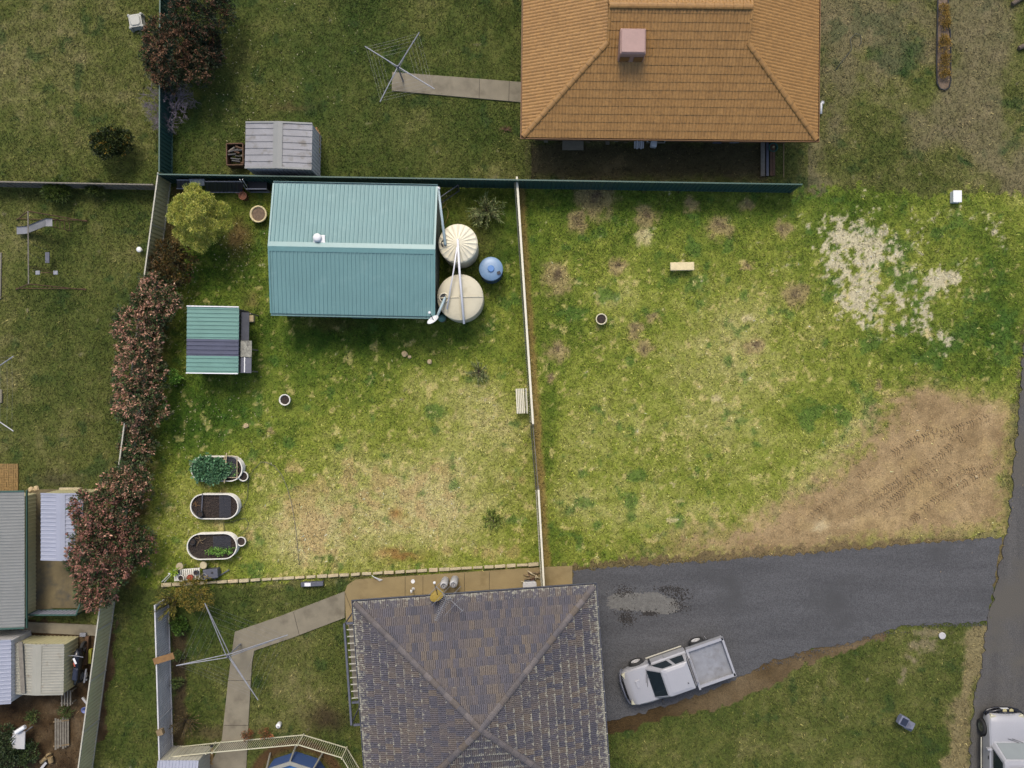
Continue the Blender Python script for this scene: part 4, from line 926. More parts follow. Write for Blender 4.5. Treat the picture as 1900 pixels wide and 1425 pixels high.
# satellite dish
def dish(label, px, py, z, r, dirv, m, arm_px, mast_px, mast_h):
    c = P(px, py, z); root = thing('satellite_dish', label, 'satellite dish', flat(c)); o = root.location
    mb = MB().lathe([(0, 0), (r * .3, .008), (r * .6, .03), (r * .85, .065), (r, .095), (r, .105), (r * .85, .078), (r * .6, .043), (0, .012)], 28)
    q = Vector(dirv).normalized().to_track_quat('Z', 'Y').to_matrix(); mb.v = [tuple(q @ Vector((v[0] * .9, v[1], v[2])) + (c - o)) for v in mb.v]; mb.build('reflector', m, root, smooth=True)
    ap = P(*arm_px); MB().tube([c - o - Vector(dirv).normalized() * .03 + Vector((0, 0, -.12)), ap - o], .018, 6).build('arm', M['black'], root)
    MB().lathe([(.03, -.06), (.06, -.02), (.06, .04), (.03, .06), (0, .06)], 10, ap - o).build('receiver', M['white'], root)
    mp = P(*mast_px); MB().tube([mp - o, c - o - Vector(dirv).normalized() * .02], .025, 8).build('mast', M['galv'], root)
    return root
dish('small white satellite dish on the shed corner by the tanks', 805, 596, 2.75, .33, (-.5, .75, .5), M['white'], (797, 580, 2.95), (805, 589, 2.4), 1)

# ------------------------------------------------------------------ pots, fire pit, raised beds
def pot(label, px, py, r, h, m, soil_m=None, name='plant_pot', cat='pot', base=0.0, group=None):
    p = P(px, py, h + base); root = thing(name, label, cat, (p.x, p.y, base), 0, group)
    MB().lathe([(r * .68, 0), (r * .75, .01), (r * .95, h * .85), (r, h * .86), (r, h), (r * .82, h), (r * .78, h * .8)], 28).build('rim_and_wall', m, root, smooth=True)
    MB().lathe([(r * .8, h * .82), (r * .4, h * .86), (0, h * .84)], 20).build('soil', soil_m or M['soil'], root)
    return root
pot('white pot of dark soil alone on the left lawn', 528, 742, .28, .45, M['pot_white'])
pot('cream pot of dark soil alone on the right lawn', 1116, 592, .28, .4, M['pot_cream'])
pot('wide round stone tub of sandy soil beside the yellow-green tree', 479, 397, .42, .4, M['concrete_bench'], M['soil_pale'], 'stone_tub', 'tub')
pot('white pot at the right end of the leafy raised bed', 451, 884, .25, .35, M['pot_white'])
pot('white pot at the right end of the lowest raised bed', 447, 1005, .24, .35, M['pot_white'])
pot('terracotta pot below the navy sheet near the yellow-green tree', 450, 363, .2, .5, M['terracotta'], M['terracotta'])
pot('dark pot half hidden behind the terracotta pot', 443, 353, .2, .35, M['terracotta'], M['soil'])

def stadium(L_, w, n=14):
    r_ = w / 2; s = L_ / 2 - r_; pts = []
    for k in range(n + 1): a_ = -math.pi / 2 + math.pi * k / n; pts.append((s + r_ * math.cos(a_), r_ * math.sin(a_)))
    for k in range(n + 1): a_ = math.pi / 2 + math.pi * k / n; pts.append((-s + r_ * math.cos(a_), r_ * math.sin(a_)))
    return pts
def raised_bed(label, px, py, L_, w, h, rz, soil_z):
    p = P(px, py, h); root = thing('raised_garden_bed', label, 'garden bed', (p.x, p.y, 0), rz, None)
    out = stadium(L_, w, 22); inn = stadium(L_ - .03, w - .03, 22); n = len(out)
    # corrugated wall
    vs_ = []; rows = 13
    for j in range(rows):
        z_ = (h - .02) * j / (rows - 1); dr_ = .012 * (1 if j % 2 else -1)
        for (x_, y_) in stadium(L_ + 2 * dr_, w + 2 * dr_, 22): vs_.append((x_, y_, z_))
    MB().add(vs_, [(j * n + k, j * n + (k + 1) % n, (j + 1) * n + (k + 1) % n, (j + 1) * n + k) for j in range(rows - 1) for k in range(n)]).build('wall', M['pot_white'], root)
    vi = [(x_, y_, h - .02) for x_, y_ in inn] + [(x_, y_, soil_z - .05) for x_, y_ in inn]
    MB().add(vi, [(k, (k + 1) % n, n + (k + 1) % n, n + k) for k in range(n)]).build('inner_wall', M['pot_white'], root)
    ro = stadium(L_ + .04, w + .04, 22); ri = stadium(L_ - .06, w - .06, 22)
    MB().add([(x_, y_, h) for x_, y_ in ro] + [(x_, y_, h) for x_, y_ in ri] + [(x_, y_, h - .03) for x_, y_ in ro] + [(x_, y_, h - .03) for x_, y_ in ri], [(k, (k + 1) % n, n + (k + 1) % n, n + k) for k in range(n)] + [(2 * n + k, 2 * n + (k + 1) % n, (k + 1) % n, k) for k in range(n)] + [(n + k, n + (k + 1) % n, 3 * n + (k + 1) % n, 3 * n + k) for k in range(n)]).build('rim', M['pot_white'], root)
    # lumpy soil
    g = 26; vs_ = []; fs_ = []; r_ = random.Random(int(px))
    for iy in range(g + 1):
        yy = (w - .04) * (iy / g - .5); q = math.sqrt(max(0, (w / 2 - .018) ** 2 - yy ** 2)); xm = (L_ / 2 - w / 2) + q
        for ix in range(2 * g + 1): vs_.append((xm * (ix / g - 1), yy, soil_z + r_.uniform(-.025, .025)))
    for iy in range(g):
        for ix in range(2 * g): a_ = iy * (2 * g + 1) + ix; fs_.append((a_, a_ + 1, a_ + 2 * g + 2, a_ + 2 * g + 1))
    MB().add(vs_, fs_).build('soil', M['soil'], root); return root
def mesh_panel(root_loc, label, w, d, z, rz=0, step=.055, frame=None):
    root = thing('wire_mesh_panel', label, 'mesh panel', root_loc, rz); n1_, n2_ = int(w / step), int(d / step); mb = MB()
    for i in range(n1_ + 1): mb.box((-w / 2 + i * w / n1_, 0, z), (.01, d, .01))
    for i in range(n2_ + 1): mb.box((0, -d / 2 + i * d / n2_, z + .008), (w, .01, .01))
    mb.build('mesh', M['mesh_dark'], root)
    if frame:
        for s in (-1, 1):
            MB().box((s * w / 2, 0, z + .02), (.03, d + .03, .03)).build('frame_bar', frame, root); MB().box((0, s * d / 2, z + .02), (w - .03, .03, .03)).build('frame_bar', frame, root)
    return root
b1 = raised_bed('white oval raised bed full of leafy greens, topmost of three', 401.5, 870, 2.5, 1.2, .5, R(0), .38)
b2 = raised_bed('white oval raised bed of bare soil with mesh, middle of three', 397.5, 940, 2.33, 1.2, .5, R(0), .36)
b3 = raised_bed('white oval raised bed with seedling row, lowest of three', 393, 1014, 2.42, 1.25, .5, R(1.5), .36)
mesh_panel(flat(P(429, 866, .5)), 'timber-framed wire mesh panel on the leafy raised bed', .6, 1.05, .52, 0, frame=M['timber_pale'])
mesh_panel(flat(P(418, 940, .4)), 'wire mesh sheet on the bare middle raised bed', .55, 1.08, .42, 0, .045)
mesh_panel(flat(P(412, 1006, .4)), 'dark wire mesh square on the seedling bed', .85, .6, .40, R(2), .05)
tag(MB().box((0, 0, 0), (.05, 1.45, .05)).build('timber_stake', M['timber_pale']), 'pale timber stake laid across the leafy raised bed', 'stake').matrix_world = Matrix.Translation(P(418.5, 868, .62)) @ Matrix.Rotation(R(-4), 4, 'Z')
tag(MB().box((0, 0, 0), (.03, 1.2, .03)).build('timber_stake', M['timber_pale']), 'thin grey stake beside the mesh on the leafy raised bed', 'stake').matrix_world = Matrix.Translation(P(416, 874, .57)) @ Matrix.Rotation(R(2), 4, 'Z')
pot('small black nursery pot in the middle raised bed', 370, 954, .16, .3, M['black'], M['soil'], base=.36)
pot('small black nursery pot in the lowest raised bed', 357, 1006, .15, .2, M['black'], M['soil'], base=.36)
def tubes_thing(name, label, cat, lines, r, m, base):
    root = thing(name, label, cat, flat(base)); 
    for L_ in lines: MB().tube([Vector(p) - flat(base) for p in L_], r, 6).build('stem', m, root)
    return root
def twigs(label, px, py, z, n, ln, seed, m, name='dead_plant'):
    r_ = random.Random(seed); b = P(px, py, z); L_ = []
    for i in range(n):
        a_ = r_.uniform(0, 6.28); e = r_.uniform(.4, 1) * ln; L_.append([b, b + Vector((math.cos(a_) * e * .5, math.sin(a_) * e * .5, e * .35)), b + Vector((math.cos(a_ + .3) * e, math.sin(a_ + .3) * e, e * .4))])
    tubes_thing(name, label, 'plant', L_, .01, m, b)
twigs('dry brown stems at the left end of the lowest raised bed', 372, 1002, .4, 9, .35, 3, M['timber'])
twigs('dry tan stalks at the left end of the middle raised bed', 363, 935, .4, 7, .28, 4, M['timber_orange'])
tag(MB().box((0, 0, 0), (.04, .95, .04)).build('metal_rod', M['galv_dark']), 'grey rod standing across the middle raised bed', 'rod').matrix_world = Matrix.Translation(P(375, 934, .5)) @ Matrix.Rotation(R(-3), 4, 'Z')
# hoses on the lawn
pipe('dark hose snaking from the leafy bed down to the lowest bed', [P(x_, y_, .05) for x_, y_ in ((484, 858), (470, 872), (461, 890), (459, 925), (452, 938), (446, 945))], .012, M['hose_dark'], 'garden_hose')
pipe('dark hose loop between the middle and lowest raised beds', [P(x_, y_, .05) for x_, y_ in ((416, 985), (415, 970), (432, 968), (445, 963), (455, 962), (461, 970), (459, 980), (448, 990), (441, 993))], .012, M['hose_dark'], 'garden_hose')
pipe('grey hose running down the dry middle of the left lawn', [P(x_, y_, .05) for x_, y_ in ((482, 857), (495, 858), (508, 864), (522, 880), (533, 905), (541, 935), (547, 970), (551, 1005), (555, 1048))], .012, M['timber_grey'], 'garden_hose')

# pallet bench with pots in the lower left corner of the lot
pb = flat(P(347, 1066, .4)); pal = thing('potting_bench', 'cream slatted potting bench in the lower left corner of the lot', 'bench', pb, R(4.5))
for i in range(13): MB().box((-.6 + i * .1, 0, .40), (.065, .55, .03)).build('slat', M['pot_white'], pal)
for s in (-1, 1): MB().box((0, s * .25, .36), (1.3, .05, .06)).build('rail', M['pot_white'], pal)
for sx in (-1, 1):
    for sy in (-1, 1): MB().box((sx * .58, sy * .22, .17), (.06, .06, .34)).build('leg', M['pot_white'], pal)
for label, x_, y_, r_, m_, s_ in (('black pot with green plant on the left end of the potting bench', 327, 1062, .12, 'black', 'soil'), ('white pot of soil at the front of the potting bench', 335, 1073, .16, 'pot_white', 'soil'), ('orange-red flower pot at the front of the potting bench', 352, 1072, .15, 'red', 'red'), ('dark pot on the right end of the potting bench', 363, 1063, .12, 'mesh_dark', 'soil'), ('grey pot standing right of the potting bench', 378, 1070, .16, 'galv', 'black')):
    pot(label, x_, y_, r_, .22, M[m_], M[s_], base=(.415 if x_ < 375 else 0.0) if x_ != 378 else .3)
for label, x_, y_ in (('tan round stool behind the left end of the potting bench', 333, 1051), ('tan round stool behind the right end of the potting bench', 377, 1049)):
    q = P(x_, y_, .45); sr = thing('round_stool', label, 'stool', (q.x, q.y, 0)); MB().lathe([(0, .40), (.17, .40), (.18, .42), (.17, .46), (0, .46)], 20).build('seat', M['stone'], sr)
    for k in range(3): MB().tube([(math.cos(k * 2.1) * .13, math.sin(k * 2.1) * .13, 0), (math.cos(k * 2.1) * .09, math.sin(k * 2.1) * .09, .41)], .015, 6).build('leg', M['galv'], sr)
q = flat(P(390, 1065, .5)); gb = thing('storage_box', 'dark grey box right of the potting bench', 'box', q, R(5)); MB().bbox((0, 0, .22), (.68, .42, .42), .03).build('body', M['galv_dark'], gb); MB().bbox((0, 0, .46), (.72, .46, .06), .02).build('lid', M['galv_dark'], gb); MB().lathe([(.05, 0), (.05, .03), (0, .03)], 12, (.1, .05, .49)).build('knob', M['black'], gb)
q = P(312, 1070, .2); tubes_thing('wheeled_frame', 'white tubular frame leaning beside the potting bench', 'frame', [[P(300, 1080, .05), P(312, 1068, .5), P(318, 1062, .6)], [P(305, 1080, .05), P(318, 1066, .5)], [P(312, 1064, .5), P(320, 1064, .5)]], .02, M['white'], q)
tag(MB().box((0, 0, 0), (.9, .05, .04)).build('metal_bar', M['galv_dark']), 'dark bar lying right of the storage box', 'bar').matrix_world = Matrix.Translation(P(411, 1066, .08)) @ Matrix.Rotation(R(32), 4, 'Z')

# ------------------------------------------------------------------ benches
q = flat(P(967, 744, .5)); gb = thing('garden_bench', 'white slatted garden bench against the dividing fence', 'bench', q, R(2.6))
for i in range(5): MB().box((-.21 + i * .085, 0, .44), (.06, 1.22, .03)).build('slat', M['fence_cream_pale'], gb)
for i in range(3): MB().box((.235 + i * .02, 0, .54 + i * .14), (.035, 1.22, .09), 0, (R(8), 'Y')).build('back_slat', M['fence_cream_pale'], gb)
for s in (-1, 1):
    MB().box((-.03, s * .52, .41), (.46, .05, .05)).build('support', M['black'], gb); MB().box((-.2, s * .52, .2), (.05, .05, .4)).build('leg', M['fence_cream_pale'], gb); MB().box((.2, s * .52, .2), (.05, .05, .4)).build('leg', M['fence_cream_pale'], gb)
    MB().box((.245, s * .52, .66), (.03, .05, .46), 0, (R(8), 'Y')).build('back_post', M['fence_cream_pale'], gb)
q = flat(P(1266, 494, .42)); cb = thing('concrete_bench', 'pale concrete slab bench alone on the right lawn', 'bench', q, R(1))
MB().bbox((0, 0, .39), (1.17, .4, .09), .02).build('seat', M['concrete_bench'], cb)
for s in (-1, 1): MB().hexa([(s * .4 - .09, -.17, 0), (s * .4 + .09, -.17, 0), (s * .4 + .09, .17, 0), (s * .4 - .09, .17, 0)], [(s * .4 - .06, -.13, .35), (s * .4 + .06, -.13, .35), (s * .4 + .06, .13, .35), (s * .4 - .06, .13, .35)]).build('leg', M['concrete_bench'], cb)
q = flat(P(1775, 365, .25)); wb = thing('white_block', 'white painted block at the top boundary of the right lawn', 'block', q); MB().bbox((0, 0, .15), (.38, .55, .3), .02).build('body', M['white'], wb); MB().bbox((0, 0, .32), (.42, .58, .05), .01).build('cap', M['white'], wb)

# ------------------------------------------------------------------ clotheslines
def clothesline(label, base_px, ends, zt, double=False, m=None, wires=True):
    m = m or M['galv']; b = P(*base_px); root = thing('rotary_clothesline', label, 'clothesline', b); top = Vector((0, 0, zt))
    MB().tube([(0, 0, 0), (0, 0, zt * .55), (0, 0, zt)], [.038, .038, .028], 10).build('mast', m, root)
    MB().lathe([(.05, -.12), (.07, -.06), (.07, .04), (.04, .1), (0, .11)], 12, top).build('hub', M['galv_dark'], root)
    MB().tube([(0, 0, zt * .5), (.16, .05, zt * .52), (.2, .08, zt * .47)], .012, 6).build('winder', M['galv_dark'], root)
    es = [P(*e) - b for e in ends]
    for e in es:
        if double:
            s_ = Vector((-(e - top).y, (e - top).x, 0)).normalized() * .06
            MB().tube([top + s_, e], .022, 6).build('arm', m, root); MB().tube([top - s_ - Z * .12, e], .022, 6).build('arm', m, root)
        else: MB().tube([top, e], .027, 6).build('arm', m, root); MB().tube([top - Z * .3, top + (e - top) * .45], .01, 6).build('brace', m, root)
    if wires:
        for k, f in enumerate((.5, .63, .76, .88, .97)):
            mb = MB()
            for i in range(len(es)):
                a_ = top + (es[i] - top) * f; c_ = top + (es[(i + 1) % len(es)] - top) * f; mid_ = (a_ + c_) / 2 - Z * .04
                mb.tube([a_, mid_, c_], .0018, 4, False)
            mb.build('line_wire', m, root)
    return root
clothesline('grey rotary clothesline at the end of the straight concrete path', (748, 151), [(778, 60, 2.0), (677, 86, 2.0), (705, 189, 2.0), (806, 165, 2.0)], 1.85)
clothesline('double-armed rotary clothesline over the bent concrete path', (447, 1194), [(380, 1119, 1.9), (327, 1235, 1.9), (479, 1299, 1.9), (534, 1178, 1.9)], 1.85, True)
clothesline('clothesline cut off by the left edge beside the swing set lawn', (-30, 730), [(25, 661, 1.9), (25, 800, 1.9), (-140, 800, 1.9), (-140, 660, 1.9)], 1.85)

# ------------------------------------------------------------------ swing set
sb = flat(P(95, 470)); sw_ = thing('swing_set', 'rusty swing set frame with metal slide on the left lawn', 'swing set', sb)
def seg(name, pts, r_, m): return MB().tube([P(*p) - sb for p in pts], r_, 8).build(name, m, sw_)
for (fl, fr, tp) in (((31, 408), (162, 411), (52, 392, 2.0)), ((30, 537), (160, 538), (53, 527, 2.0))):
    seg('leg', [(*fl, 0), tp], .025, M['rust']); seg('leg', [(*fr, 0), tp], .025, M['rust'])
    seg('ground_bar', [(fl[0], fl[1] - 2, .04), (fr[0], fr[1] - 2, .04)], .018, M['rust'])
seg('top_bar', [(52, 392, 2.0), (53, 527, 2.0)], .028, M['timber_grey'])
for y_ in (452, 472): seg('chain', [(52, y_ - 2, 2.0), (86, y_ + 12, .45)], .008, M['galv_dark'])
MB().box(P(88, 478, .43) - sb, (.2, .52, .04)).build('swing_seat', M['galv_dark'], sw_)
for dy in (0, 3): seg('glider_bar', [(54, 493 + dy, 1.98), (95, 503 + dy, .5)], .015, M['rust'])
for x_, y_ in ((70, 506), (103, 506)): MB().bbox(P(x_, y_, .45) - sb, (.22, .2, .04), .015).build('glider_seat', M['galv'], sw_)
seg('glider_beam', [(70, 506, .42), (103, 506, .42)], .018, M['rust'])
sl_ = [P(97, 413, 1.15) - sb, P(85, 413, 1.15) - sb, P(50, 427, .28) - sb, P(31, 428, .2) - sb]; mb = MB(); vs_ = []
for p in sl_:
    for dx, dz in ((.19, .07), (.18, 0), (-.18, 0), (-.19, .07)): vs_.append(p + Vector((0, dx, dz)))
mb.add(vs_, [(i * 4 + j, i * 4 + j + 1, i * 4 + 4 + j + 1, i * 4 + 4 + j) for i in range(3) for j in range(3)]); mb.build('slide_chute', M['silver'], sw_)
for s in (-1, 1): MB().tube([sl_[0] + Vector((.35, s * .2, -1.15)), sl_[0] + Vector((.02, s * .2, 0))], .02, 6).build('slide_ladder', M['rust'], sw_)
for k in range(4): MB().tube([sl_[0] + Vector((.3 - k * .08, -.2, -.95 + k * .27)), sl_[0] + Vector((.3 - k * .08, .2, -.95 + k * .27))], .014, 6).build('rung', M['rust'], sw_)

# ------------------------------------------------------------------ antenna, gas bottles and patio things
an = flat(P(828, 1112, 4.5)); ant = thing('tv_antenna', 'skeletal tv antenna over the dark tiled roof', 'antenna', an)
g = lambda x_, y_, z_: P(x_, y_, z_) - an
MB().tube([g(834, 1112, 2.9), g(835, 1108, 4.6)], .022, 8).build('mast', M['galv'], ant)
b0, b1_ = g(808.5, 1088, 4.5), g(858.5, 1134, 4.5); MB().tube([b0, b1_], .016, 6).build('boom', M['silver'], ant)
d_ = (b1_ - b0).normalized(); nn = Vector((-d_.y, d_.x, 0))
for t_, l_ in ((.02, .5), (.28, .75), (.5, .75), (.72, .7), (.98, .12)): MB().tube([b0.lerp(b1_, t_) - nn * l_, b0.lerp(b1_, t_) + nn * l_], .009, 6).build('element', M['silver'], ant)
b0, b1_ = g(832, 1103, 4.55), g(807.5, 1152, 4.55); MB().tube([b0, b1_], .014, 6).build('boom', M['silver'], ant); d_ = (b1_ - b0).normalized(); nn = Vector((-d_.y, d_.x, 0))
for k in range(14): p_ = b0.lerp(b1_, .12 + .065 * k); l_ = .2 - k * .008; MB().tube([p_ - nn * l_, p_ + nn * l_], .008, 5).build('element', M['silver'], ant)
for s in (-1, 1): MB().box(b0.lerp(b1_, .1) + nn * s * .12, (.02, .3, .2), math.atan2(d_.y, d_.x) + s * .6).build('reflector', M['silver'], ant)
dish('yellowed old satellite dish at the top eave of the dark tiled house', 812, 1108, 3.0, .38, (-.35, .85, .45), M['yellow_dish'], (806, 1081, 3.1), (818, 1114, 2.6), 1)
for label, x_, y_ in (('white gas bottle on the patio, left of the pair', 823, 1087), ('white gas bottle on the patio, right of the pair', 841, 1085)):
    q = P(x_, y_, 1.2); gbt = thing('gas_bottle', label, 'gas bottle', (q.x, q.y, .06), 0, 'gas bottles on the patio'); MB().lathe([(.17, 0), (.19, .05), (.19, .95), (.16, 1.06), (.08, 1.12), (0, 1.12)], 24).build('body', M['hub_white'], gbt, smooth=True); MB().lathe([(.11, 1.08), (.12, 1.1), (.12, 1.22), (.11, 1.22), (.105, 1.1)], 20).build('collar', M['galv'], gbt); MB().lathe([(.03, 1.1), (.03, 1.2), (0, 1.2)], 8).build('valve', M['galv_dark'], gbt)
q = P(766, 1079, .1); tag(MB().lathe([(.1, .06), (.1, .075), (.06, .075), (.06, .068), (0, .066)], 16).build('drain_grate', M['white']), 'small round white drain in the patio', 'drain').location = (q.x, q.y, 0)
MB.last = None
pv = thing('vent_pipe', 'white bent vent pipe standing on the patio', 'pipe', flat(P(767, 1092))); MB().tube([(0, 0, .05), (0, 0, .8), (0, .06, .9), (0, .16, .9)], .04, 10).build('pipe', M['white'], pv, smooth=True); MB().lathe([(.07, .05), (.07, .1), (.04, .1)], 12).build('base_flange', M['white'], pv)
q = flat(P(983, 1087, .8)); pb_ = thing('white_meter_box', 'white box at the top eave of the dark tiled house', 'box', q, ang2); MB().bbox((0, 0, .75), (.62, .3, .3), .02).build('casing', M['white'], pb_); MB().box((0, 0, .92), (.66, .34, .04)).build('lid', M['hub_white'], pb_); MB().box((0, .0, .33), (.5, .22, .56)).build('stand', M['galv'], pb_)
r_ = random.Random(8); fw = thing('driftwood_heap', 'heap of twisted pale branches on the patio corner', 'branches', flat(P(990, 1068)))
for k in range(12):
    a_ = r_.uniform(0, 6.28); c_ = Vector((r_.gauss(0, .28), r_.gauss(0, .14), .12)); d_ = Vector((math.cos(a_), math.sin(a_) * .6, 0)); l_ = r_.uniform(.15, .35)
    MB().tube([c_ - d_ * l_, c_ + Vector((r_.uniform(-.05, .05), r_.uniform(-.05, .05), .12)), c_ + d_ * l_ + Z * .05], [.03, .04, .015], 6).build('branch', random.choice((M['timber'], M['stone'], M['rust'])), fw)
lf = thing('folding_frame', 'white folded frame leaning at the lot edge above the patio', 'frame', flat(P(700, 1076))); 
for k in range(3): MB().tube([P(690 + k * 3, 1068 + k * 2, .3) - lf.location, P(705 + k * 2, 1078 - k, .1) - lf.location], .02, 6).build('bar', M['white'], lf)
p_ = flat(P(478, 1087)); cr = thing('milk_crate', 'grey flat box half under the lot edge above the bent path', 'box', flat(P(579, 1084, .2))); MB().bbox((0, 0, .12), (1.1, .22, .24), .02, R(3)).build('body', M['galv_dark'], cr); MB().box((-.2, 0, .26), (.3, .16, .05)).build('lid', M['white'], cr)

# ------------------------------------------------------------------ pool and pool fence
pf_pts = [P(*p) for p in ((335, 1384), (411, 1376), (564, 1362), (644, 1386), (672, 1432), (690, 1500))]
pf = thing('pool_fence', 'cream tubular pool fence with upright bars, bottom edge', 'fence', flat(pf_pts[0])); o = pf.location; ph = 1.2
balm = MB().box((0, 0, ph / 2 + .03), (.016, .016, ph - .14)).mesh(); postm = MB().box((0, 0, ph / 2 + .04), (.05, .05, ph + .1)).mesh()
for i in range(len(pf_pts) - 1):
    a_, b_ = pf_pts[i] - o, pf_pts[i + 1] - o; d = b_ - a_; rz = math.atan2(d.y, d.x); L_ = d.length
    for z_ in (.1, ph - .03): MB().box((0, 0, 0), (L_, .04, .04)).build('rail', M['fence_cream'], pf).matrix_local = Matrix.Translation((a_ + b_) / 2 + Z * z_) @ Matrix.Rotation(rz, 4, 'Z')
    n = int(L_ / .105)
    for k in range(1, n): ob = link('bar', balm, M['fence_cream'], pf); ob.location = a_ + d * (k / n); ob.rotation_euler = (0, 0, rz)
    link('post', postm, M['fence_cream'], pf).location = a_
gp = P(400, 1377) - o; link('post', postm, M['fence_cream'], pf).location = gp; MB().box(P(393, 1384, .8) - o, (.12, .08, .15)).build('latch', M['black'], pf)
pc = flat(P(550, 1464)); pool = thing('above_ground_pool', 'round blue above-ground pool with pale rim, bottom edge', 'pool', pc); pr, pz = 1.86, 1.15; ns = 10
ov = [(pr * math.cos(2 * math.pi * k / ns + math.pi / 2), pr * math.sin(2 * math.pi * k / ns + math.pi / 2)) for k in range(ns)]
MB().add([(x_, y_, 0) for x_, y_ in ov] + [(x_, y_, pz) for x_, y_ in ov] + [(x_ * .97, y_ * .97, pz) for x_, y_ in ov] + [(x_ * .97, y_ * .97, .1) for x_, y_ in ov], [(k, (k + 1) % ns, ns + (k + 1) % ns, ns + k) for k in range(ns)] + [(2 * ns + k, 2 * ns + (k + 1) % ns, 3 * ns + (k + 1) % ns, 3 * ns + k) for k in range(ns)]).build('wall', M['pool_wall'], pool)
MB().add([(x_ * .97, y_ * .97, .85) for x_, y_ in ov], [tuple(range(ns))]).build('water', M['water'], pool)
for k in range(ns):
    a_, b_ = Vector((*ov[k], 0)), Vector((*ov[(k + 1) % ns], 0)); i_ = .93; q_ = 1.03
    MB().prism([(a_.x * q_, a_.y * q_), (b_.x * q_, b_.y * q_), (b_.x * i_, b_.y * i_), (a_.x * i_, a_.y * i_)], pz, pz + .035).build('rim_plate', M['pool_rim'], pool)
    MB().tube([(a_.x * 1.18, a_.y * 1.18, 0), (a_.x * 1.03, a_.y * 1.03, pz)], .045, 6).build('support_post', M['pool_rim'], pool)
q = P(515.5, 1348, .35); wc = thing('white_canister', 'white canister standing on the lawn above the pool fence', 'canister', (q.x, q.y, 0)); MB().lathe([(.1, 0), (.12, .02), (.12, .3), (.1, .34), (0, .35)], 18).build('body', M['white'], wc, smooth=True); MB().lathe([(.05, .34), (.05, .38), (0, .38)], 12).build('cap', M['hub_white'], wc)
# timber straps over the grey fence
for label, x_, y_, l_ in (('orange timber board strapped over the grey ribbed fence', 304, 1222, 1.0), ('short weathered block on top of the grey ribbed fence', 298, 1358, .28)):
    tag(MB().box((0, 0, 0), (l_, .3 if l_ > .5 else .26, .06 if l_ > .5 else .25)).build('timber_board', M['timber_orange' if l_ > .5 else 'timber']), label, 'board').matrix_world = Matrix.Translation(P(x_, y_, 1.66 if l_ < .5 else 1.63)) @ Matrix.Rotation(R(17), 4, 'Z')
for label, pts in (('brick paved square at the left edge above the grey shed', (0, 862, 30, 912)), ('brick paved corner beside the pool gate', (362, 1392, 396, 1440))):
    x0, y0, x1, y1 = pts; pv_ = thing('brick_paving', label, 'paving', flat(P(x0, y1))); pv_['kind'] = 'structure'; o = pv_.location; bmv = MB().bbox((0, 0, .02), (.222, .104, .06), .006).mesh()
    nx_ = int((x1 - x0) / PPM / .23) + 1; ny_ = int((y1 - y0) / PPM / .23) + 1
    for i in range(nx_):
        for j in range(ny_):
            for k in (0, 1):
                ob = link('brick', bmv, M['brick_tan'], pv_); hor = (i + j) % 2
                ob.location = (i * .23 + .115 + (0 if hor else (k - .5) * .115), j * .23 + .115 + ((k - .5) * .115 if hor else 0), random.uniform(-.004, .004)); ob.rotation_euler = (0, 0, 0 if hor else math.pi / 2)

# ------------------------------------------------------------------ vegetation
def leaf_mesh(lobes, n_clump, per, ln, wd, cols, tips, tip_p, seed, spread=.16, zmin=-.35, inner=.35, jit=.25, flat_=.5):
    r = np.random.default_rng(seed); lob = np.array(lobes, float); vol = lob[:, 3] * lob[:, 4]; pick = r.choice(len(lob), n_clump, p=vol / vol.sum())
    u = r.normal(size=(n_clump, 3)); u /= np.linalg.norm(u, axis=1, keepdims=True); bad = u[:, 2] < zmin; u[bad, 2] *= -1
    rad = 1 - inner * r.random(n_clump) ** 1.7 + .10 * r.normal(size=n_clump)
    C = lob[pick, :3] + u * lob[pick, 3:6] * rad[:, None]
    # keep clumps that are not deep inside another lobe
    deep = np.zeros(n_clump, bool)
    for q in lob: deep |= (((C - q[:3]) / q[3:6]) ** 2).sum(1) < .45
    C, u = C[~deep], u[~deep]; n_c = len(C)
    tipc = r.random(n_c) < tip_p * (.35 + .65 * np.clip(u[:, 2], 0, 1)) * 1.3
    ci = np.repeat(np.arange(n_c), per); N_ = len(ci)
    d = r.normal(size=(N_, 3)) * .75 + u[ci] * .9; d[:, 2] += .15; d /= np.linalg.norm(d, axis=1, keepdims=True)
    base = C[ci] + d * spread * r.random(N_)[:, None] * .6 + r.normal(size=(N_, 3)) * spread * .22
    L_ = ln * r.uniform(.65, 1.25, N_)[:, None]; w_ = wd * r.uniform(.7, 1.2, N_)[:, None]
    s = np.cross(d, r.normal(size=(N_, 3)) * .6 + np.array([0, 0, 1.0])); s /= np.maximum(np.linalg.norm(s, axis=1, keepdims=True), 1e-6)
    nr = np.cross(s, d)
    V = np.stack([base, base + d * L_ * .45 + s * w_ + nr * w_ * .3, base + d * L_, base + d * L_ * .45 - s * w_ + nr * w_ * .3], 1)
    cc = np.array([c for c, _ in cols], float); pw = np.array([p_ for _, p_ in cols]); colr = cc[r.choice(len(cc), N_, p=pw / pw.sum())]
    cl_ = cc[r.choice(len(cc), n_c, p=pw / pw.sum())][ci]; colr = colr * .5 + cl_ * .5
    if len(tips):
        tt = np.array(tips, float)[r.choice(len(tips), N_)]; colr = np.where(tipc[ci][:, None] & (r.random(N_) < .85)[:, None], tt, colr)
    colr = colr * np.clip(r.normal(1, .13, N_), .6, 1.4)[:, None]
    me_ = np_mesh('crown', V.reshape(-1, 3), np.arange(N_ * 4).reshape(N_, 4)); set_col(me_, np.repeat(np.clip(lin(np.clip(colr, 4, 245)) / K, 0, .7), 4, 0)); return me_

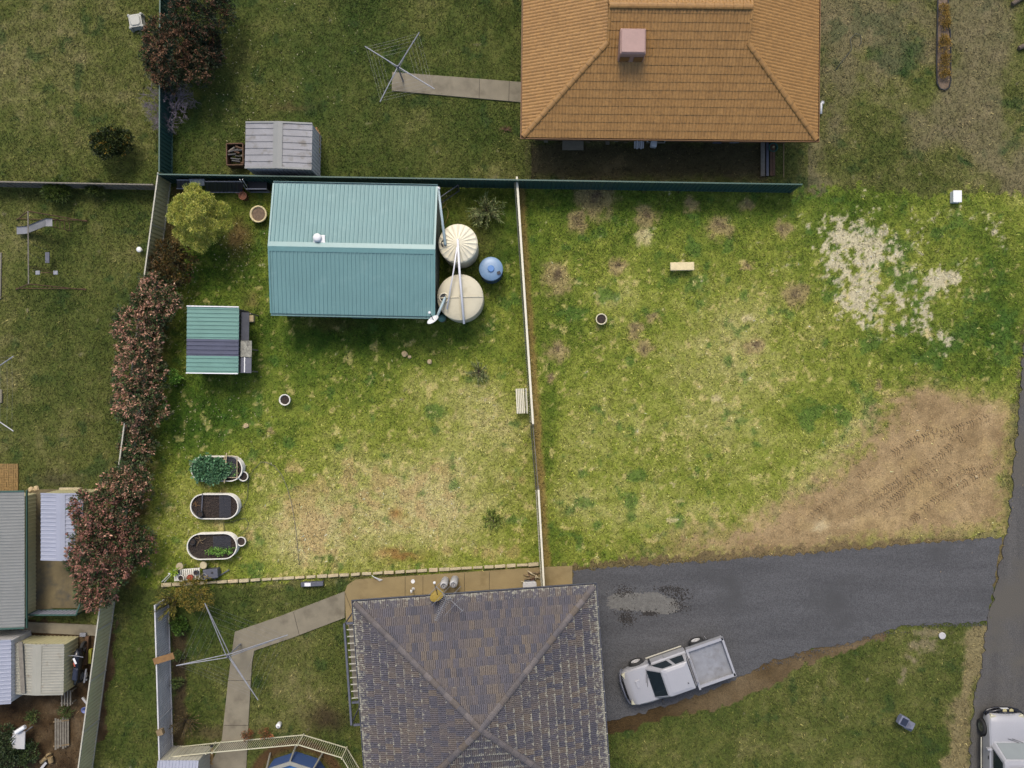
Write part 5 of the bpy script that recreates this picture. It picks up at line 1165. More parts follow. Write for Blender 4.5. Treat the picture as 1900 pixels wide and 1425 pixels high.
def plant(name, label, px, py, rpx, h, cols, tips=(), tip_p=0.0, n=900, per=12, ln=.09, wd=.02, seed=1, cat='shrub', nl=7, lobes=None, spread=.16, squash=.8, group=None, aspect=1.0, trunk=True, zc=None, inner=.35, lobe_r=.5, zmin=-.35, cname='crown'):
    r = random.Random(seed); zc = zc if zc is not None else h * .62; c = P(px, py, zc); rad = rpx / PPM * (CAM_H - zc) / CAM_H
    root = thing(name, label, cat, (c.x, c.y, 0), 0, group)
    if lobes is None:
        lobes = [(0, 0, h * .55, rad * .62, rad * .62 * aspect, h * .42)]
        for k in range(nl):
            a_ = 2 * math.pi * (k + r.uniform(-.3, .3)) / nl; q = r.uniform(.42, .62) * rad; lr = rad * lobe_r * r.uniform(.72, 1.1)
            lobes.append((q * math.cos(a_), q * math.sin(a_) * aspect, h * r.uniform(.42, .75), lr, lr * min(1, aspect), lr * squash))
    link(cname, leaf_mesh(lobes, n, per, ln, wd, cols, tips, tip_p, seed, spread, inner=inner, zmin=zmin), M['leaf'], root)
    if trunk:
        mb = MB(); mb.tube([(0, 0, -.05), (r.uniform(-.05, .05), r.uniform(-.05, .05), h * .3), (0, 0, h * .55)], [max(.03, h * .022), h * .018, h * .012], 8); mb.build('trunk', M['trunk'], root)
        lm = MB()
        for L_ in lobes[1:]: lm.tube([(0, 0, h * .22), (L_[0] * .45, L_[1] * .45, h * .4), (L_[0], L_[1], L_[2])], [h * .012, h * .009, .006], 6)
        if len(lobes) > 1: lm.build('limbs', M['trunk'], root)
    return root
PH = [((44, 60, 34), 3), ((58, 78, 42), 3), ((78, 92, 52), 1.5), ((104, 80, 58), 1.4), ((70, 58, 44), 1)]
PT = [(160, 116, 96), (178, 136, 114), (134, 98, 78), (188, 150, 124), (140, 112, 84)]
PT2 = [(130, 88, 76), (146, 102, 88), (112, 78, 64), (156, 118, 98)]
DK = [((44, 48, 26), 3), ((70, 56, 30), 2), ((92, 66, 34), 1.5), ((112, 92, 40), 1)]
# the photinia hedge astride the cream fence
for i, (x_, y_, rp, h_, tp, lab) in enumerate((
    (318, 486, 42, 1.9, 0, 'dark olive-brown hedge shrub just below the yellow-green tree'),
    (292, 556, 48, 2.3, .55, 'red-tipped hedge shrub level with the top of the teal coop roof'),
    (256, 612, 52, 2.6, .75, 'full red-tipped hedge shrub left of the small coop shed'),
    (258, 682, 52, 2.6, .75, 'red-tipped hedge shrub level with the bottom of the small coop shed'),
    (254, 754, 50, 2.5, .75, 'red-tipped hedge shrub between the coop and the raised beds'),
    (254, 828, 36, 1.9, .3, 'small dark gap-filling hedge shrub above the leafy raised bed'),
    (236, 900, 48, 2.4, .7, 'red-tipped hedge shrub left of the leafy raised bed'),
    (192, 962, 58, 2.9, .85, 'large red-tipped hedge shrub overhanging the pale shed roof'),
    (178, 1030, 62, 3.0, .85, 'large red hedge shrub overhanging the stained concrete pad'),
    (182, 1082, 46, 2.5, .9, 'lowest dark red hedge shrub at the lot corner'),
    (246, 1010, 40, 2.2, .6, 'greener red-tipped hedge shrub left of the lowest raised bed'))):
    plant('hedge_shrub', lab, x_, y_, rp, h_, DK if tp == 0 else PH, PT if y_ < 920 else PT2, tp * .6, int(560 * (rp / 45) ** 2), 12, .145, .034, 40 + i, 'hedge', 8, group='shrubs of the red-tipped hedge', spread=.17, inner=.4)
plant('shrub', 'small bright green sprig beside the hedge near the coop', 322, 700, 12, .7, [((96, 140, 50), 2), ((130, 160, 70), 1)], n=60, per=8, ln=.12, wd=.03, seed=4, nl=3)
# yellow-green tree in the upper left corner
lob = [(0, 0, 1.5, .6, .6, .5)]
for dx, dy, rr_, z_ in ((-1.1, .1, .5, 2.2), (-.75, .75, .5, 2.3), (-.1, 1.15, .55, 2.5), (.55, .75, .5, 2.6), (1.0, .45, .5, 2.3), (1.1, -.2, .45, 2.1), (.3, .1, .6, 3.0), (-.4, -.2, .55, 2.8), (.55, -.75, .5, 2.3), (.1, -1.15, .5, 2.2), (-.5, -.85, .5, 2.2), (-1.0, -.5, .42, 2.0), (.25, -.55, .45, 2.8), (-.7, .3, .45, 2.8), (.1, .7, .45, 2.95), (.8, -.35, .4, 2.55)):
    lob.append((dx * 1.02, dy * 1.02, 1.75 + (z_ - 2.0) * 1.5, rr_ * .66, rr_ * .66, rr_ * .62))
plant('yellow_green_tree', 'bushy yellow-green tree in the upper left corner of the lot', 367, 406, 60, 3.2, [((136, 144, 50), 3), ((164, 164, 72), 2.5), ((104, 120, 48), 2.5), ((80, 100, 50), 1.5), ((180, 176, 104), 1)], [(176, 172, 84), (190, 184, 104), (164, 162, 70)], .45, 3000, 18, .07, .011, 77, 'tree', lobes=lob, spread=.11, zc=2.3, inner=.25)
# spiky shrubs
GG = [((120, 132, 84), 3), ((146, 150, 100), 2), ((90, 106, 66), 2), ((168, 160, 110), .6)]
def spiky(label, px, py, rpx, h, n, seed, cols=GG, ln=.2, wd=.012, name='spiky_shrub', cat='shrub', group=None):
    r = np.random.default_rng(seed); c = P(px, py, h * .5); R_ = rpx / PPM; root = thing(name, label, cat, (c.x, c.y, 0), 0, group)
    pos = []; dirs = []; stems = MB()
    for k in range(max(10, n // 40)):
        a_ = r.uniform(0, 6.28); el = r.uniform(.25, 1.25); d = np.array([math.cos(a_) * math.cos(el), math.sin(a_) * math.cos(el), math.sin(el) * h / R_]); L_ = R_ * r.uniform(.75, 1.12)
        stems.tube([(0, 0, .02), tuple(d * L_ * .5), tuple(d * L_ * .95)], [.014, .01, .004], 5)
        for j in range(40): t = r.uniform(.25, 1); pos.append(d * L_ * t); q = d * .8 + r.normal(size=3) * .42; dirs.append(q / np.linalg.norm(q))
    pos, d = np.array(pos), np.array(dirs); N_ = len(pos); s = np.cross(d, r.normal(size=(N_, 3))); s /= np.linalg.norm(s, axis=1, keepdims=True); L_ = ln * r.uniform(.6, 1.2, N_)[:, None]
    V = np.stack([pos, pos + d * L_ * .5 + s * wd, pos + d * L_, pos + d * L_ * .5 - s * wd], 1); cc = np.array([c_ for c_, _ in cols], float); pw = np.array([p_ for _, p_ in cols]); colr = cc[r.choice(len(cc), N_, p=pw / pw.sum())] * np.clip(r.normal(1, .15, N_), .6, 1.4)[:, None]
    me_ = np_mesh('foliage', V.reshape(-1, 3), np.arange(N_ * 4).reshape(N_, 4)); set_col(me_, np.repeat(np.clip(lin(np.clip(colr, 4, 245)) / K, 0, .7), 4, 0)); link('foliage', me_, M['leaf'], root); stems.build('stems', M['trunk'], root)
    return root
spiky('spiky grey-green shrub in the corner beside the fluted tank', 902, 390, 35, 1.1, 2200, 5)
spiky('small grey-green shrub below the tanks near the dividing fence', 888, 690, 25, .7, 1300, 6, GG, .12)
spiky('low green tussock at the bottom of the left lawn', 914, 964, 20, .4, 900, 7, [((104, 120, 50), 3), ((130, 140, 70), 2), ((86, 104, 40), 1)], .2)
# upper left neighbours
plant('hedge_tree', 'tall rusty-leaved shrub tree at the top edge left of centre', 326, 98, 68, 3.0, [((30, 42, 26), 3), ((40, 54, 30), 3), ((70, 56, 38), 1.5)], [(108, 78, 58), (92, 66, 48), (120, 90, 66)], .42, 2000, 13, .12, .026, 90, 'tree', 9)
plant('hedge_tree', 'dark green shrub tree cut off by the top edge', 374, 10, 62, 3.2, [((28, 40, 25), 3), ((38, 52, 30), 3)], [(98, 70, 52), (86, 62, 46)], .25, 1400, 13, .12, .026, 91, 'tree', 8)
plant('hedge_tree', 'shadowy shrub tree right of the rusty one, behind the green fence', 378, 100, 38, 2.2, [((26, 37, 24), 3), ((44, 42, 30), 2)], [(86, 60, 46)], .2, 700, 13, .12, .026, 92, 'tree', 7)
CT = [((26, 38, 12), 3), ((36, 48, 18), 3), ((60, 68, 24), 1.5)]
plant('citrus_bush', 'dark citrus bush on the upper left lawn', 208, 262, 36, 1.7, CT, [(110, 110, 44), (120, 96, 34)], .1, 900, 12, .1, .03, 93, 'bush', 6, aspect=.85)
plant('strappy_bush', 'strappy green bush below the grey boundary fence, left of a pair', 107, 352, 22, .8, [((50, 66, 24), 2), ((70, 84, 30), 2)], (), 0, 200, 10, .22, .016, 94, 'bush', 5)
plant('strappy_bush', 'smaller strappy green bush below the grey boundary fence, right of a pair', 176, 350, 15, .7, [((48, 62, 24), 2), ((66, 78, 30), 2)], (), 0, 120, 10, .2, .016, 95, 'bush', 4)
# leafless twiggy shrub
bp_ = P(306, 195, .9); br = thing('bare_shrub', 'leafless purple-grey twiggy shrub on the dark green fence', 'shrub', flat(bp_)); r_ = random.Random(4)
def branch(mb, p, d, L_, rad, lev):
    q = p + d * L_; mid_ = p + d * L_ * .5 + Vector((r_.gauss(0, .04), r_.gauss(0, .04), r_.gauss(0, .03))); mb.tube([p, mid_, q], [rad, rad * .8, rad * .6], 4, False)
    if lev == 0: return
    for k in range(r_.choice((3, 3, 4))):
        nd = (d + Vector((r_.gauss(0, .55), r_.gauss(0, .55), r_.gauss(0, .35)))).normalized(); branch(mb, p + d * L_ * r_.uniform(.45, 1), nd, L_ * r_.uniform(.55, .8), rad * .62, lev - 1)
mb = MB()
for k in range(9):
    a_ = 2 * math.pi * k / 9 + r_.uniform(-.3, .3); branch(mb, Vector((0, 0, .05)), Vector((math.cos(a_) * .9, math.sin(a_) * 1.1, .8)).normalized(), .85, .026, 4)
mb.build('twigs', M['purple_twig'], br); MB().tube([(0, 0, -.05), (.02, 0, .2)], [.05, .035], 8).build('trunk', M['trunk'], br)
# lower yard shrubs
YG = [((150, 138, 60), 2), ((120, 116, 50), 2), ((92, 98, 40), 1.5)]
spiky('yellowish feathery shrub over the top of the grey ribbed fence', 312, 1122, 34, 1.9, 1800, 8, YG, .16)
plant('olive_shrub', 'olive-gold shrub under the tip of the double clothesline', 362, 1106, 36, 1.6, [((110, 100, 40), 2), ((84, 84, 34), 2), ((132, 108, 46), 1.2)], (), 0, 420, 12, .08, .022, 97, 'shrub', 6)
plant('green_shrub', 'small bright green rosette plant beside the grey ribbed fence', 331, 1161, 14, .5, [((58, 82, 28), 2), ((74, 98, 40), 1.5)], (), 0, 110, 10, .13, .035, 98, 'shrub', 4, trunk=False)
spiky('brown dying shrub at the foot of the grey ribbed fence', 338, 1345, 32, 1.2, 1700, 9, [((96, 82, 50), 3), ((78, 76, 44), 2), ((116, 100, 64), 1)], .1)
for i, (x_, y_) in enumerate(((460, 1362), (492, 1360))): plant('flower_clump', ('rusty orange flower clump right of the path at the pool fence', 'second rusty orange flower clump beside the white canister')[i], x_, y_, 10, .4, [((104, 70, 44), 2), ((130, 78, 50), 2), ((60, 68, 34), 1)], (), 0, 50, 9, .09, .022, 99 + i, 'plant', 3, trunk=False)
plant('corner_hedge', 'dark leafy hedge in the lower left corner around the white table', 2, 1392, 40, .75, [((36, 50, 28), 3), ((60, 72, 42), 2), ((86, 92, 58), 1)], (), 0, 700, 12, .11, .035, 102, 'hedge', 8, aspect=1.2)
plant('corner_hedge', 'low weedy bush below the white table in the lower left corner', 48, 1402, 26, .6, [((40, 54, 28), 3), ((64, 76, 40), 2)], (), 0, 200, 11, .1, .03, 103, 'bush', 5)
for i, (x_, y_, rp) in enumerate(((120, 1322, 12), (60, 1330, 10), (330, 1265, 8), (332, 1215, 7))): plant('weed_tuft', ('weed tuft at the top of the leaning paling panel', 'weed tuft on bare earth right of the white table', 'strappy weed in the bed beside the grey ribbed fence, lower', 'strappy weed in the bed beside the grey ribbed fence, upper')[i], x_, y_, rp, .35, [((60, 76, 36), 2), ((92, 100, 52), 1)], (), 0, 40, 9, .14, .018, 110 + i, 'weed', 3, trunk=False)
# greens in the raised beds
KL = [((64, 100, 66), 3), ((90, 128, 92), 3), ((114, 150, 114), 1.5), ((48, 78, 50), 1.5)]
for i, (x_, y_, rp) in enumerate(((363, 866, 15), (376, 858, 15), (391, 860, 15), (404, 864, 12), (368, 880, 14), (384, 884, 14), (398, 884, 14), (408, 876, 10), (374, 872, 12))):
    ob = plant('kale_plant', 'leafy blue-green kale plant in the topmost raised bed', x_ + 3, y_, rp * .85, .45, KL, (), 0, 60, 7, .15, .05, 120 + i, 'vegetable', 4, group='kale in the topmost raised bed', trunk=False, zc=.75, cname='leaves', lobe_r=.6); ob.location.z = .36
for i, (x_, y_) in enumerate(((404.5, 862),)): ob = plant('cabbage', 'bright green cabbage head beside the stake in the topmost raised bed', x_, y_, 6, .3, [((120, 170, 60), 2), ((140, 184, 90), 1)], (), 0, 30, 8, .1, .05, 140, 'vegetable', 3, trunk=False, zc=.6, cname='leaves'); ob.location.z = .38
for i in range(7):
    ob = plant('seedling', 'bright green seedling in the row of the lowest raised bed', 388 + i * 6.8, 1023.5 - i * .3, 5, .18, [((92, 130, 50), 2), ((120, 154, 74), 1)], (), 0, 14, 6, .08, .025, 150 + i, 'vegetable', 2, group='seedling row in the lowest raised bed', trunk=False, zc=.5, cname='leaves'); ob.location.z = .36
for i in range(4): ob = plant('seedling', 'small green seedling under the framed mesh of the topmost raised bed', 425 + (i % 2) * 8, 862 + i * 6, 5, .14, [((86, 130, 50), 2), ((120, 160, 70), 1)], (), 0, 10, 6, .08, .025, 160 + i, 'vegetable', 2, group='seedlings under the framed mesh', trunk=False, zc=.48, cname='leaves'); ob.location.z = .36
ob = plant('potted_plant', 'yellow-green plant in the left pot of the potting bench', 325, 1061, 6, .25, [((140, 160, 50), 2), ((100, 124, 40), 1)], (), 0, 30, 8, .08, .025, 170, 'plant', 3, trunk=False, zc=.8, cname='leaves'); ob.location.z = .6
# garden bed strip upper right
eb = thing('garden_edging', 'dark looped edging of the narrow garden bed at the top right', 'edging', flat(P(1750, 80))); pts = [(1741, -40), (1739, 60), (1738, 120), (1739, 155), (1744, 164), (1753, 167), (1761, 162), (1764, 150), (1764, 90), (1763, 60), (1759, 40), (1760, -40)]
MB().tube([P(x_, y_, .06) - eb.location for x_, y_ in pts], .035, 6).build('edging', M['black'], eb)
tag(MB().prism([tuple(P(x_, y_))[:2] for x_, y_ in pts], -.02, .03).build('garden_bed_soil', M['soil_pale']), 'bare soil of the narrow garden bed at the top right', None, None, 'structure')
for i, (y_, rp) in enumerate(((14, 8), (32, 9), (46, 7), (72, 8), (86, 10), (108, 8), (124, 10), (138, 8))): plant('yellowing_shrub', 'yellowing low shrub in the narrow garden bed at the top right', 1751 + (i % 3) * 2, y_, rp, .35, [((140, 112, 48), 3), ((122, 98, 44), 2), ((84, 78, 40), 1)], (), 0, 60, 9, .08, .018, 180 + i, 'shrub', 4, group='row of yellowing shrubs in the narrow bed', trunk=False)

# ------------------------------------------------------------------ vehicles
def loft(stations, closed=True):
    """stations: list of (x, [(y, z)...]) half sections from sill to centreline"""
    mb = MB(); rings = []
    for x_, half in stations: rings.append([(x_, -y_, z_) for y_, z_ in half] + [(x_, y_, z_) for y_, z_ in half[::-1][1 if half[-1][0] == 0 else 0:]])
    n = len(rings[0]); vs_ = [p for r__ in rings for p in r__]
    fs = [(i * n + k, i * n + (k + 1) % n, (i + 1) * n + (k + 1) % n, (i + 1) * n + k) for i in range(len(rings) - 1) for k in range(n)]
    fs += [tuple(range(n - 1, -1, -1)), tuple((len(rings) - 1) * n + k for k in range(n))]
    return mb.add(vs_, fs)
def cut_wheels(ob, wheels, r_, hw):
    cm = MB()
    for (x_, z_) in wheels:
        for s in (-1, 1): cm.tube([(x_, s * (hw - .28), z_), (x_, s * (hw + .3), z_)], r_, 24)
    cob = link('cutter', cm.mesh()); cob.parent = ob.parent; md = ob.modifiers.new('cut', 'BOOLEAN'); md.object = cob; md.operation = 'DIFFERENCE'; md.solver = 'EXACT'
    bpy.context.view_layer.update(); dg = bpy.context.evaluated_depsgraph_get(); me_ = bpy.data.meshes.new_from_object(ob.evaluated_get(dg)); ob.modifiers.clear(); ob.data = me_; bpy.data.objects.remove(cob)
    me_.polygons.foreach_set('use_smooth', [True] * len(me_.polygons))
    if hasattr(me_, 'set_sharp_from_angle'): me_.set_sharp_from_angle(angle=R(35))
def wheel(root, x_, s, hw, r_, rim_m):
    w = thing_part('wheel', root, (x_, s * hw, r_)); 
    t_ = MB().lathe([(r_ * .62, -.11), (r_ * .9, -.12), (r_, -.08), (r_, .08), (r_ * .9, .12), (r_ * .62, .11)], 28); rot = Matrix.Rotation(-s * math.pi / 2, 3, 'X'); 
    t_.v = [tuple(rot @ Vector(v)) for v in t_.v]; ty = t_.build('tyre', M['rubber'], w, smooth=True)
    rm = MB().lathe([(r_ * .64, -.08), (r_ * .64, .1), (r_ * .58, .09), (r_ * .5, .05), (r_ * .25, .06), (r_ * .18, .1), (0, .1)], 24); rm.v = [tuple(rot @ Vector(v)) for v in rm.v]; rm.build('rim', rim_m, w, smooth=True)
def thing_part(name, root, loc):
    # a part that only carries its own sub-parts
    me_ = MB().lathe([(.03, -.1), (.03, .1)], 8).mesh(); o = link(name, me_, M['black'], root); o.location = loc; return o
def half(hw, zs, zsh, zc, tuck=.96): return [(hw * tuck, zs), (hw * .995, zs + .12), (hw, (zs + zsh) / 2 + .05), (hw * .975, zsh - .07), (hw * .9, zsh), (hw * .5, zsh + (zc - zsh) * .75), (0, zc)]
def quad(name, pts, m, root, off=.006, th=None):
    a_, b_, c_, d_ = [Vector(p) for p in pts]; n_ = (b_ - a_).cross(d_ - a_).normalized(); q = [p + n_ * off for p in (a_, b_, c_, d_)]; q2 = [p - n_ * .004 for p in (a_, b_, c_, d_)]
    return MB().hexa(q2, q).build(name, m, root, bevel=.0)

def vehicle(kind, label, ctr, heading):
    root = thing('utility_truck' if kind == 'ute' else 'four_wheel_drive', label, 'ute' if kind == 'ute' else 'car', ctr, heading)
    bm = M['ute_white'] if kind == 'ute' else M['wagon_white']; hw = .92 if kind == 'ute' else .94
    fx = 2.5 if kind == 'ute' else 2.25; wb_f = 1.62 if kind == 'ute' else 1.45; wb_r = -1.5 if kind == 'ute' else -1.35; wr = .37; rear = -.78 if kind == 'ute' else -2.4
    belt = 1.08; ws_b = 1.38 if kind == 'ute' else 1.05; ws_t = .68 if kind == 'ute' else .45; roofz = 1.74 if kind == 'ute' else 1.84; cab_r = -.74 if kind == 'ute' else -2.3; cab_rt = -.62 if kind == 'ute' else -2.2
    st = [(rear, half(hw, .38, belt, belt + .01)), (ws_b - .5, half(hw, .38, belt, belt + .01)), (ws_b + .1, half(hw, .38, belt, belt + .02)), (fx - .75, half(hw, .38, belt - .04, belt + .0)), (fx - .35, half(hw * .985, .40, belt - .09, belt - .05)), (fx - .1, half(hw * .93, .44, belt - .18, belt - .14)), (fx, half(hw * .84, .48, belt - .32, belt - .27))]
    body = loft(st).build('body', bm, root); cut_wheels(body, [(wb_f, wr)] + ([(wb_r, wr)] if kind != 'ute' else []), .46, hw)
    # cabin shell
    b_ = [(ws_b + .02, hw * .80), (ws_b - .2, hw * .93), (cab_r, hw * .93)]; t_ = [(ws_t, hw * .66), (ws_t - .12, hw * .73), (cab_rt, hw * .73)]
    def ring(q, z_): return [(x_, y_, z_) for x_, y_ in q] + [(x_, -y_, z_) for x_, y_ in q[::-1]]
    v_ = ring(b_, belt - .05) + ring(t_, roofz) + ring([(ws_t - .2, hw * .5), (ws_t - .3, hw * .56), (cab_rt + .2, hw * .56)], roofz + .045); n_ = 6
    cabin = MB().add(v_, [(k, (k + 1) % n_, n_ + (k + 1) % n_, n_ + k)[::-1] for k in range(n_)] + [(n_ + k, n_ + (k + 1) % n_, 2 * n_ + (k + 1) % n_, 2 * n_ + k)[::-1] for k in range(n_)] + [tuple(range(2 * n_, 3 * n_))[::-1]]).build('cabin', bm, root, bevel=.035)
    L3 = lambda p, q, t__: Vector(p).lerp(Vector(q), t__)
    fb, ft = Vector((ws_b + .02, hw * .80, belt - .05)), Vector((ws_t, hw * .66, roofz)); m_ = lambda v: Vector((v.x, -v.y, v.z))
    lo_, up_ = L3(fb, ft, .14), L3(fb, ft, .93)
    quad('windscreen', [m_(lo_) + Vector((0, .05, 0)), lo_ - Vector((0, .05, 0)), up_ - Vector((0, .05, 0)), m_(up_) + Vector((0, .05, 0))][::1], M['glass'] if kind == 'ute' else M['glass_pale'], root, .012)
    rb, rt = Vector((cab_r, hw * .93, belt - .05)), Vector((cab_rt, hw * .73, roofz)); lo2, up2 = L3(rb, rt, .25), L3(rb, rt, .9)
    quad('rear_window', [lo2 - Vector((0, .15, 0)), m_(lo2) + Vector((0, .15, 0)), m_(up2) + Vector((0, .12, 0)), up2 - Vector((0, .12, 0))], M['glass'], root, .012)
    sb0, st0 = Vector((ws_b - .2, hw * .93, belt - .05)), Vector((ws_t - .12, hw * .73, roofz))
    xs = ([(0.02, .46), (.55, .92)] if kind == 'ute' else [(.02, .36), (.4, .68), (.72, .97)])
    for s in (1, -1):
        for (a0, a1) in xs:
            def pt(f, h_): q = (sb0.lerp(rb, f)).lerp(st0.lerp(rt, f), h_); return q if s > 0 else m_(q)
            q = [pt(a0, .18), pt(a1, .18), pt(a1, .86), pt(a0 + (.02 if a0 > .1 else .03), .86)]
            quad('side_window', q if s < 0 else q, M['glass'], root, .014 if s < 0 else -.014 + .0) if s < 0 else quad('side_window', q[::-1], M['glass'], root, .014)
        # mirrors, handles, lamps, sills
        mr_ = MB().bbox((ws_b - .35, s * (hw + .1), belt + .08), (.1, .22, .2), .02).build('mirror', M['black'] if kind == 'ute' else bm, root)
        for x_ in ((.45, -.45) if kind == 'ute' else (.2, -.8)): MB().box((x_, s * (hw + .005), belt - .12), (.16, .03, .03)).build('door_handle', bm if kind == 'ute' else M['black'], root)
        MB().bbox((fx - .16, s * hw * .72, belt - .24), (.26, .3, .16), .03, -s * .35).build('headlamp', M['lamp_glass'], root)
        MB().tube([(wb_f - .5, s * (hw + .04), .42), (wb_r + .5 if kind != 'ute' else rear + .05, s * (hw + .04), .42)], .035, 6).build('side_step', M['cream_cap'], root)
        for x_ in (wb_f, wb_r): wheel(root, x_, s, hw - .06 if kind != 'ute' else hw - .04, wr, M['hub_white'] if kind == 'ute' else M['rim_green'])
        MB().box(((ws_b + rear) / 2, s * hw * 1.0, .75), (.008, .012, .5)).build('door_seam', M['black'], root)
        MB().tube([(ws_b + .12, s * .1, belt + .04), (ws_b - .05, s * .1 - .5, belt + .1)], .01, 5).build('wiper', M['black'], root)
    MB().box((fx + .01, 0, .62), (.03, hw * 1.3, .22)).build('grille', M['black'], root)
    MB().bbox((fx + .02, 0, .5), (.12, hw * 1.7, .16), .03).build('front_bumper', M['black'], root)
    # bull bar
    bb = MB(); zt = .98
    pts = [(fx - .12, -hw * .97, .62), (fx + .06, -hw * .8, .72), (fx + .16, -hw * .4, .78), (fx + .17, 0, .79), (fx + .16, hw * .4, .78), (fx + .06, hw * .8, .72), (fx - .12, hw * .97, .62)]
    bb.tube(pts, .05, 8); bb.tube([(x_ + .01, y_, .5) for x_, y_, z_ in pts], .05, 8)
    bb.tube([(fx + .12, -hw * .45, .5), (fx + .14, -hw * .42, zt), (fx + .15, 0, zt + .02), (fx + .14, hw * .42, zt), (fx + .12, hw * .45, .5)], .035, 8); bb.build('bull_bar', M['galv_dark'] if kind == 'ute' else M['black_gloss'], root, smooth=True)
    MB().box((fx + .2, .1 if kind == 'ute' else 0, .66), (.012, .37, .13)).build('number_plate', M['white'], root)
    if kind == 'ute':
        MB().box((fx - .62, -.15, belt + .0), (.2, .4, .035)).build('bonnet_scoop', bm, root, bevel=.02)
        MB().tube([(-.35, .28, roofz + .02), (-.35, .28, roofz + .1), (-.37, .28, roofz + .13)], .02, 6).build('aerial', M['black'], root)
        # chassis + tray
        MB().box((-1.65, 0, .58), (1.9, .9, .16)).build('chassis', M['black'], root)
        x0, x1, tw = -2.68, -.84, .97; zf = .86
        MB().box(((x0 + x1) / 2, 0, zf), (x1 - x0, tw * 2, .08)).build('tray_floor', M['tray_floor'], root)
        for s in (-1, 1): MB().box(((x0 + x1) / 2, s * (tw - .02), zf + .17), (x1 - x0, .05, .26)).build('tray_side', bm, root, bevel=.01); MB().box(((x0 + x1) / 2, s * (tw - .055), zf + .30), (x1 - x0, .14, .03)).build('tray_rail', bm, root)
        MB().box((x0 + .02, 0, zf + .17), (.05, tw * 2 - .1, .26)).build('tailgate', bm, root); MB().box((x0 + .03, 0, zf + .30), (.1, tw * 2 + .06, .03)).build('tail_rail', bm, root)
        MB().box((x1 - .02, 0, zf + .2), (.05, tw * 2 - .1, .32)).build('headboard', bm, root); MB().box((x1 + .0, 0, zf + .37), (.1, tw * 2 + .1, .035)).build('headboard_rail', bm, root)
        for s in (-1, 1): MB().box((x1 - .01, s * .6, zf + .55), (.04, .04, .4)).build('rack_post', bm, root)
        MB().tube([(x1 - .01, -.6, zf + .74), (x1 - .01, .6, zf + .74)], .022, 6).build('rack_bar', bm, root)
        for s in (-1, 1): MB().box((wb_r - .1, s * (hw - .02), .8), (.9, .22, .02)).build('mudguard', M['black'], root); MB().box((wb_r - .48, s * (hw - .05), .5), (.02, .26, .4)).build('mud_flap', bm, root)
        for s in (-1, 1): MB().box((x0 - .01, s * .75, .72), (.04, .25, .12)).build('tail_lamp', M['red'], root)
    else:
        for s in (-1, 1): MB().lathe([(.0, .0), (.08, .01), (.1, .05), (.1, .07), (0, .07)], 16, (fx + .2, s * .16, .9)).build('driving_lamp', M['amber'], root)
        # snorkel, roof rack
        MB().tube([(ws_b + .2, -hw * .98, belt - .1), (ws_b - .0, -hw * .92, belt + .15), (ws_t + .1, -hw * .78, roofz), (ws_t + .1, -hw * .78, roofz + .12)], .04, 8).build('snorkel', M['black'], root)
        for s in (-1, 1): MB().tube([(ws_t - .35, s * .52, roofz + .14), (cab_rt + .1, s * .52, roofz + .14)], .018, 6).build('rack_rail', M['black_gloss'], root)
        for k in range(6): x_ = ws_t - .4 - k * .42; MB().box((x_, 0, roofz + .14), (.05, 1.2, .025)).build('rack_bar', M['black_gloss'], root); MB().box((x_, 0, roofz + .09), (.03, .9, .06)).build('rack_foot', M['black'], root) if k in (0, 5) else None
        MB().box((ws_t - .42, 0, roofz + .19), (.12, 1.0, .05)).build('light_bar', M['navy'], root)
        MB().lathe([(0, -.12), (.36, -.1), (.38, 0), (.36, .1), (0, .1)], 24).build('spare_wheel', M['rubber'], root).matrix_local = Matrix.Translation((-2.5, 0, .95)) @ Matrix.Rotation(math.pi / 2, 4, 'Y')
    return root
vehicle('ute', 'white dual-cab ute with grey tray parked on the gravel driveway', flat(P(1254, 1250, 1.0)), R(199.3))
vehicle('wagon', 'white four-wheel drive with black bull bar and roof rack, bottom right corner', flat(P(1869, 1412, .9)), R(90))

# ------------------------------------------------------------------ small things around the yards
q = flat(P(1677, 1339, .4)); lb = thing('letterbox', 'grey metal letterbox standing on the roadside lawn', 'letterbox', q, R(-28))
MB().box((0, 0, .3), (.3, .22, .6)).build('pedestal', M['letter_grey'], lb); MB().bbox((-.2, .05, .62), (.42, .46, .3), .03).build('body', M['letter_grey'], lb); MB().hexa([(.05, -.26, .5), (.48, -.26, .5), (.48, .2, .5), (.05, .2, .5)], [(.2, -.1, .78), (.33, -.1, .78), (.33, .04, .78), (.2, .04, .78)]).build('hipped_cap', M['letter_grey'], lb); MB().box((-.2, .05, .785), (.3, .34, .02)).build('slot_plate', M['navy'], lb)
q = P(1749, 1180, .05); tag(MB().lathe([(.17, 0), (.17, .05), (.15, .06), (0, .06)], 20).build('access_cover', M['hub_white']), 'round white access cover near the driveway corner', 'cover').location = (q.x, q.y, -.01)
q = P(258, 463, .3); wl = thing('white_post_cap', 'white round capped post on the left lawn beside the cream fence', 'post', (q.x, q.y, 0)); MB().tube([(0, 0, 0), (0, 0, .28)], .06, 10).build('post', M['white'], wl); MB().lathe([(.13, .26), (.14, .3), (.1, .34), (0, .35)], 18).build('cap', M['white'], wl, smooth=True)
q = flat(P(251, 38, .35)); tb = thing('plastic_table', 'cream plastic table with notched corners on the upper left lawn', 'table', q, R(9)); MB().bbox((0, 0, .38), (.62, .62, .05), .09).build('top', M['plastic_tub'], tb); MB().hexa([(-.36, -.36, 0), (.36, -.36, 0), (.36, .36, 0), (-.36, .36, 0)], [(-.26, -.26, .36), (.26, -.26, .36), (.26, .26, .36), (-.26, .26, .36)]).build('skirt', M['plastic_tub'], tb, bevel=.05)
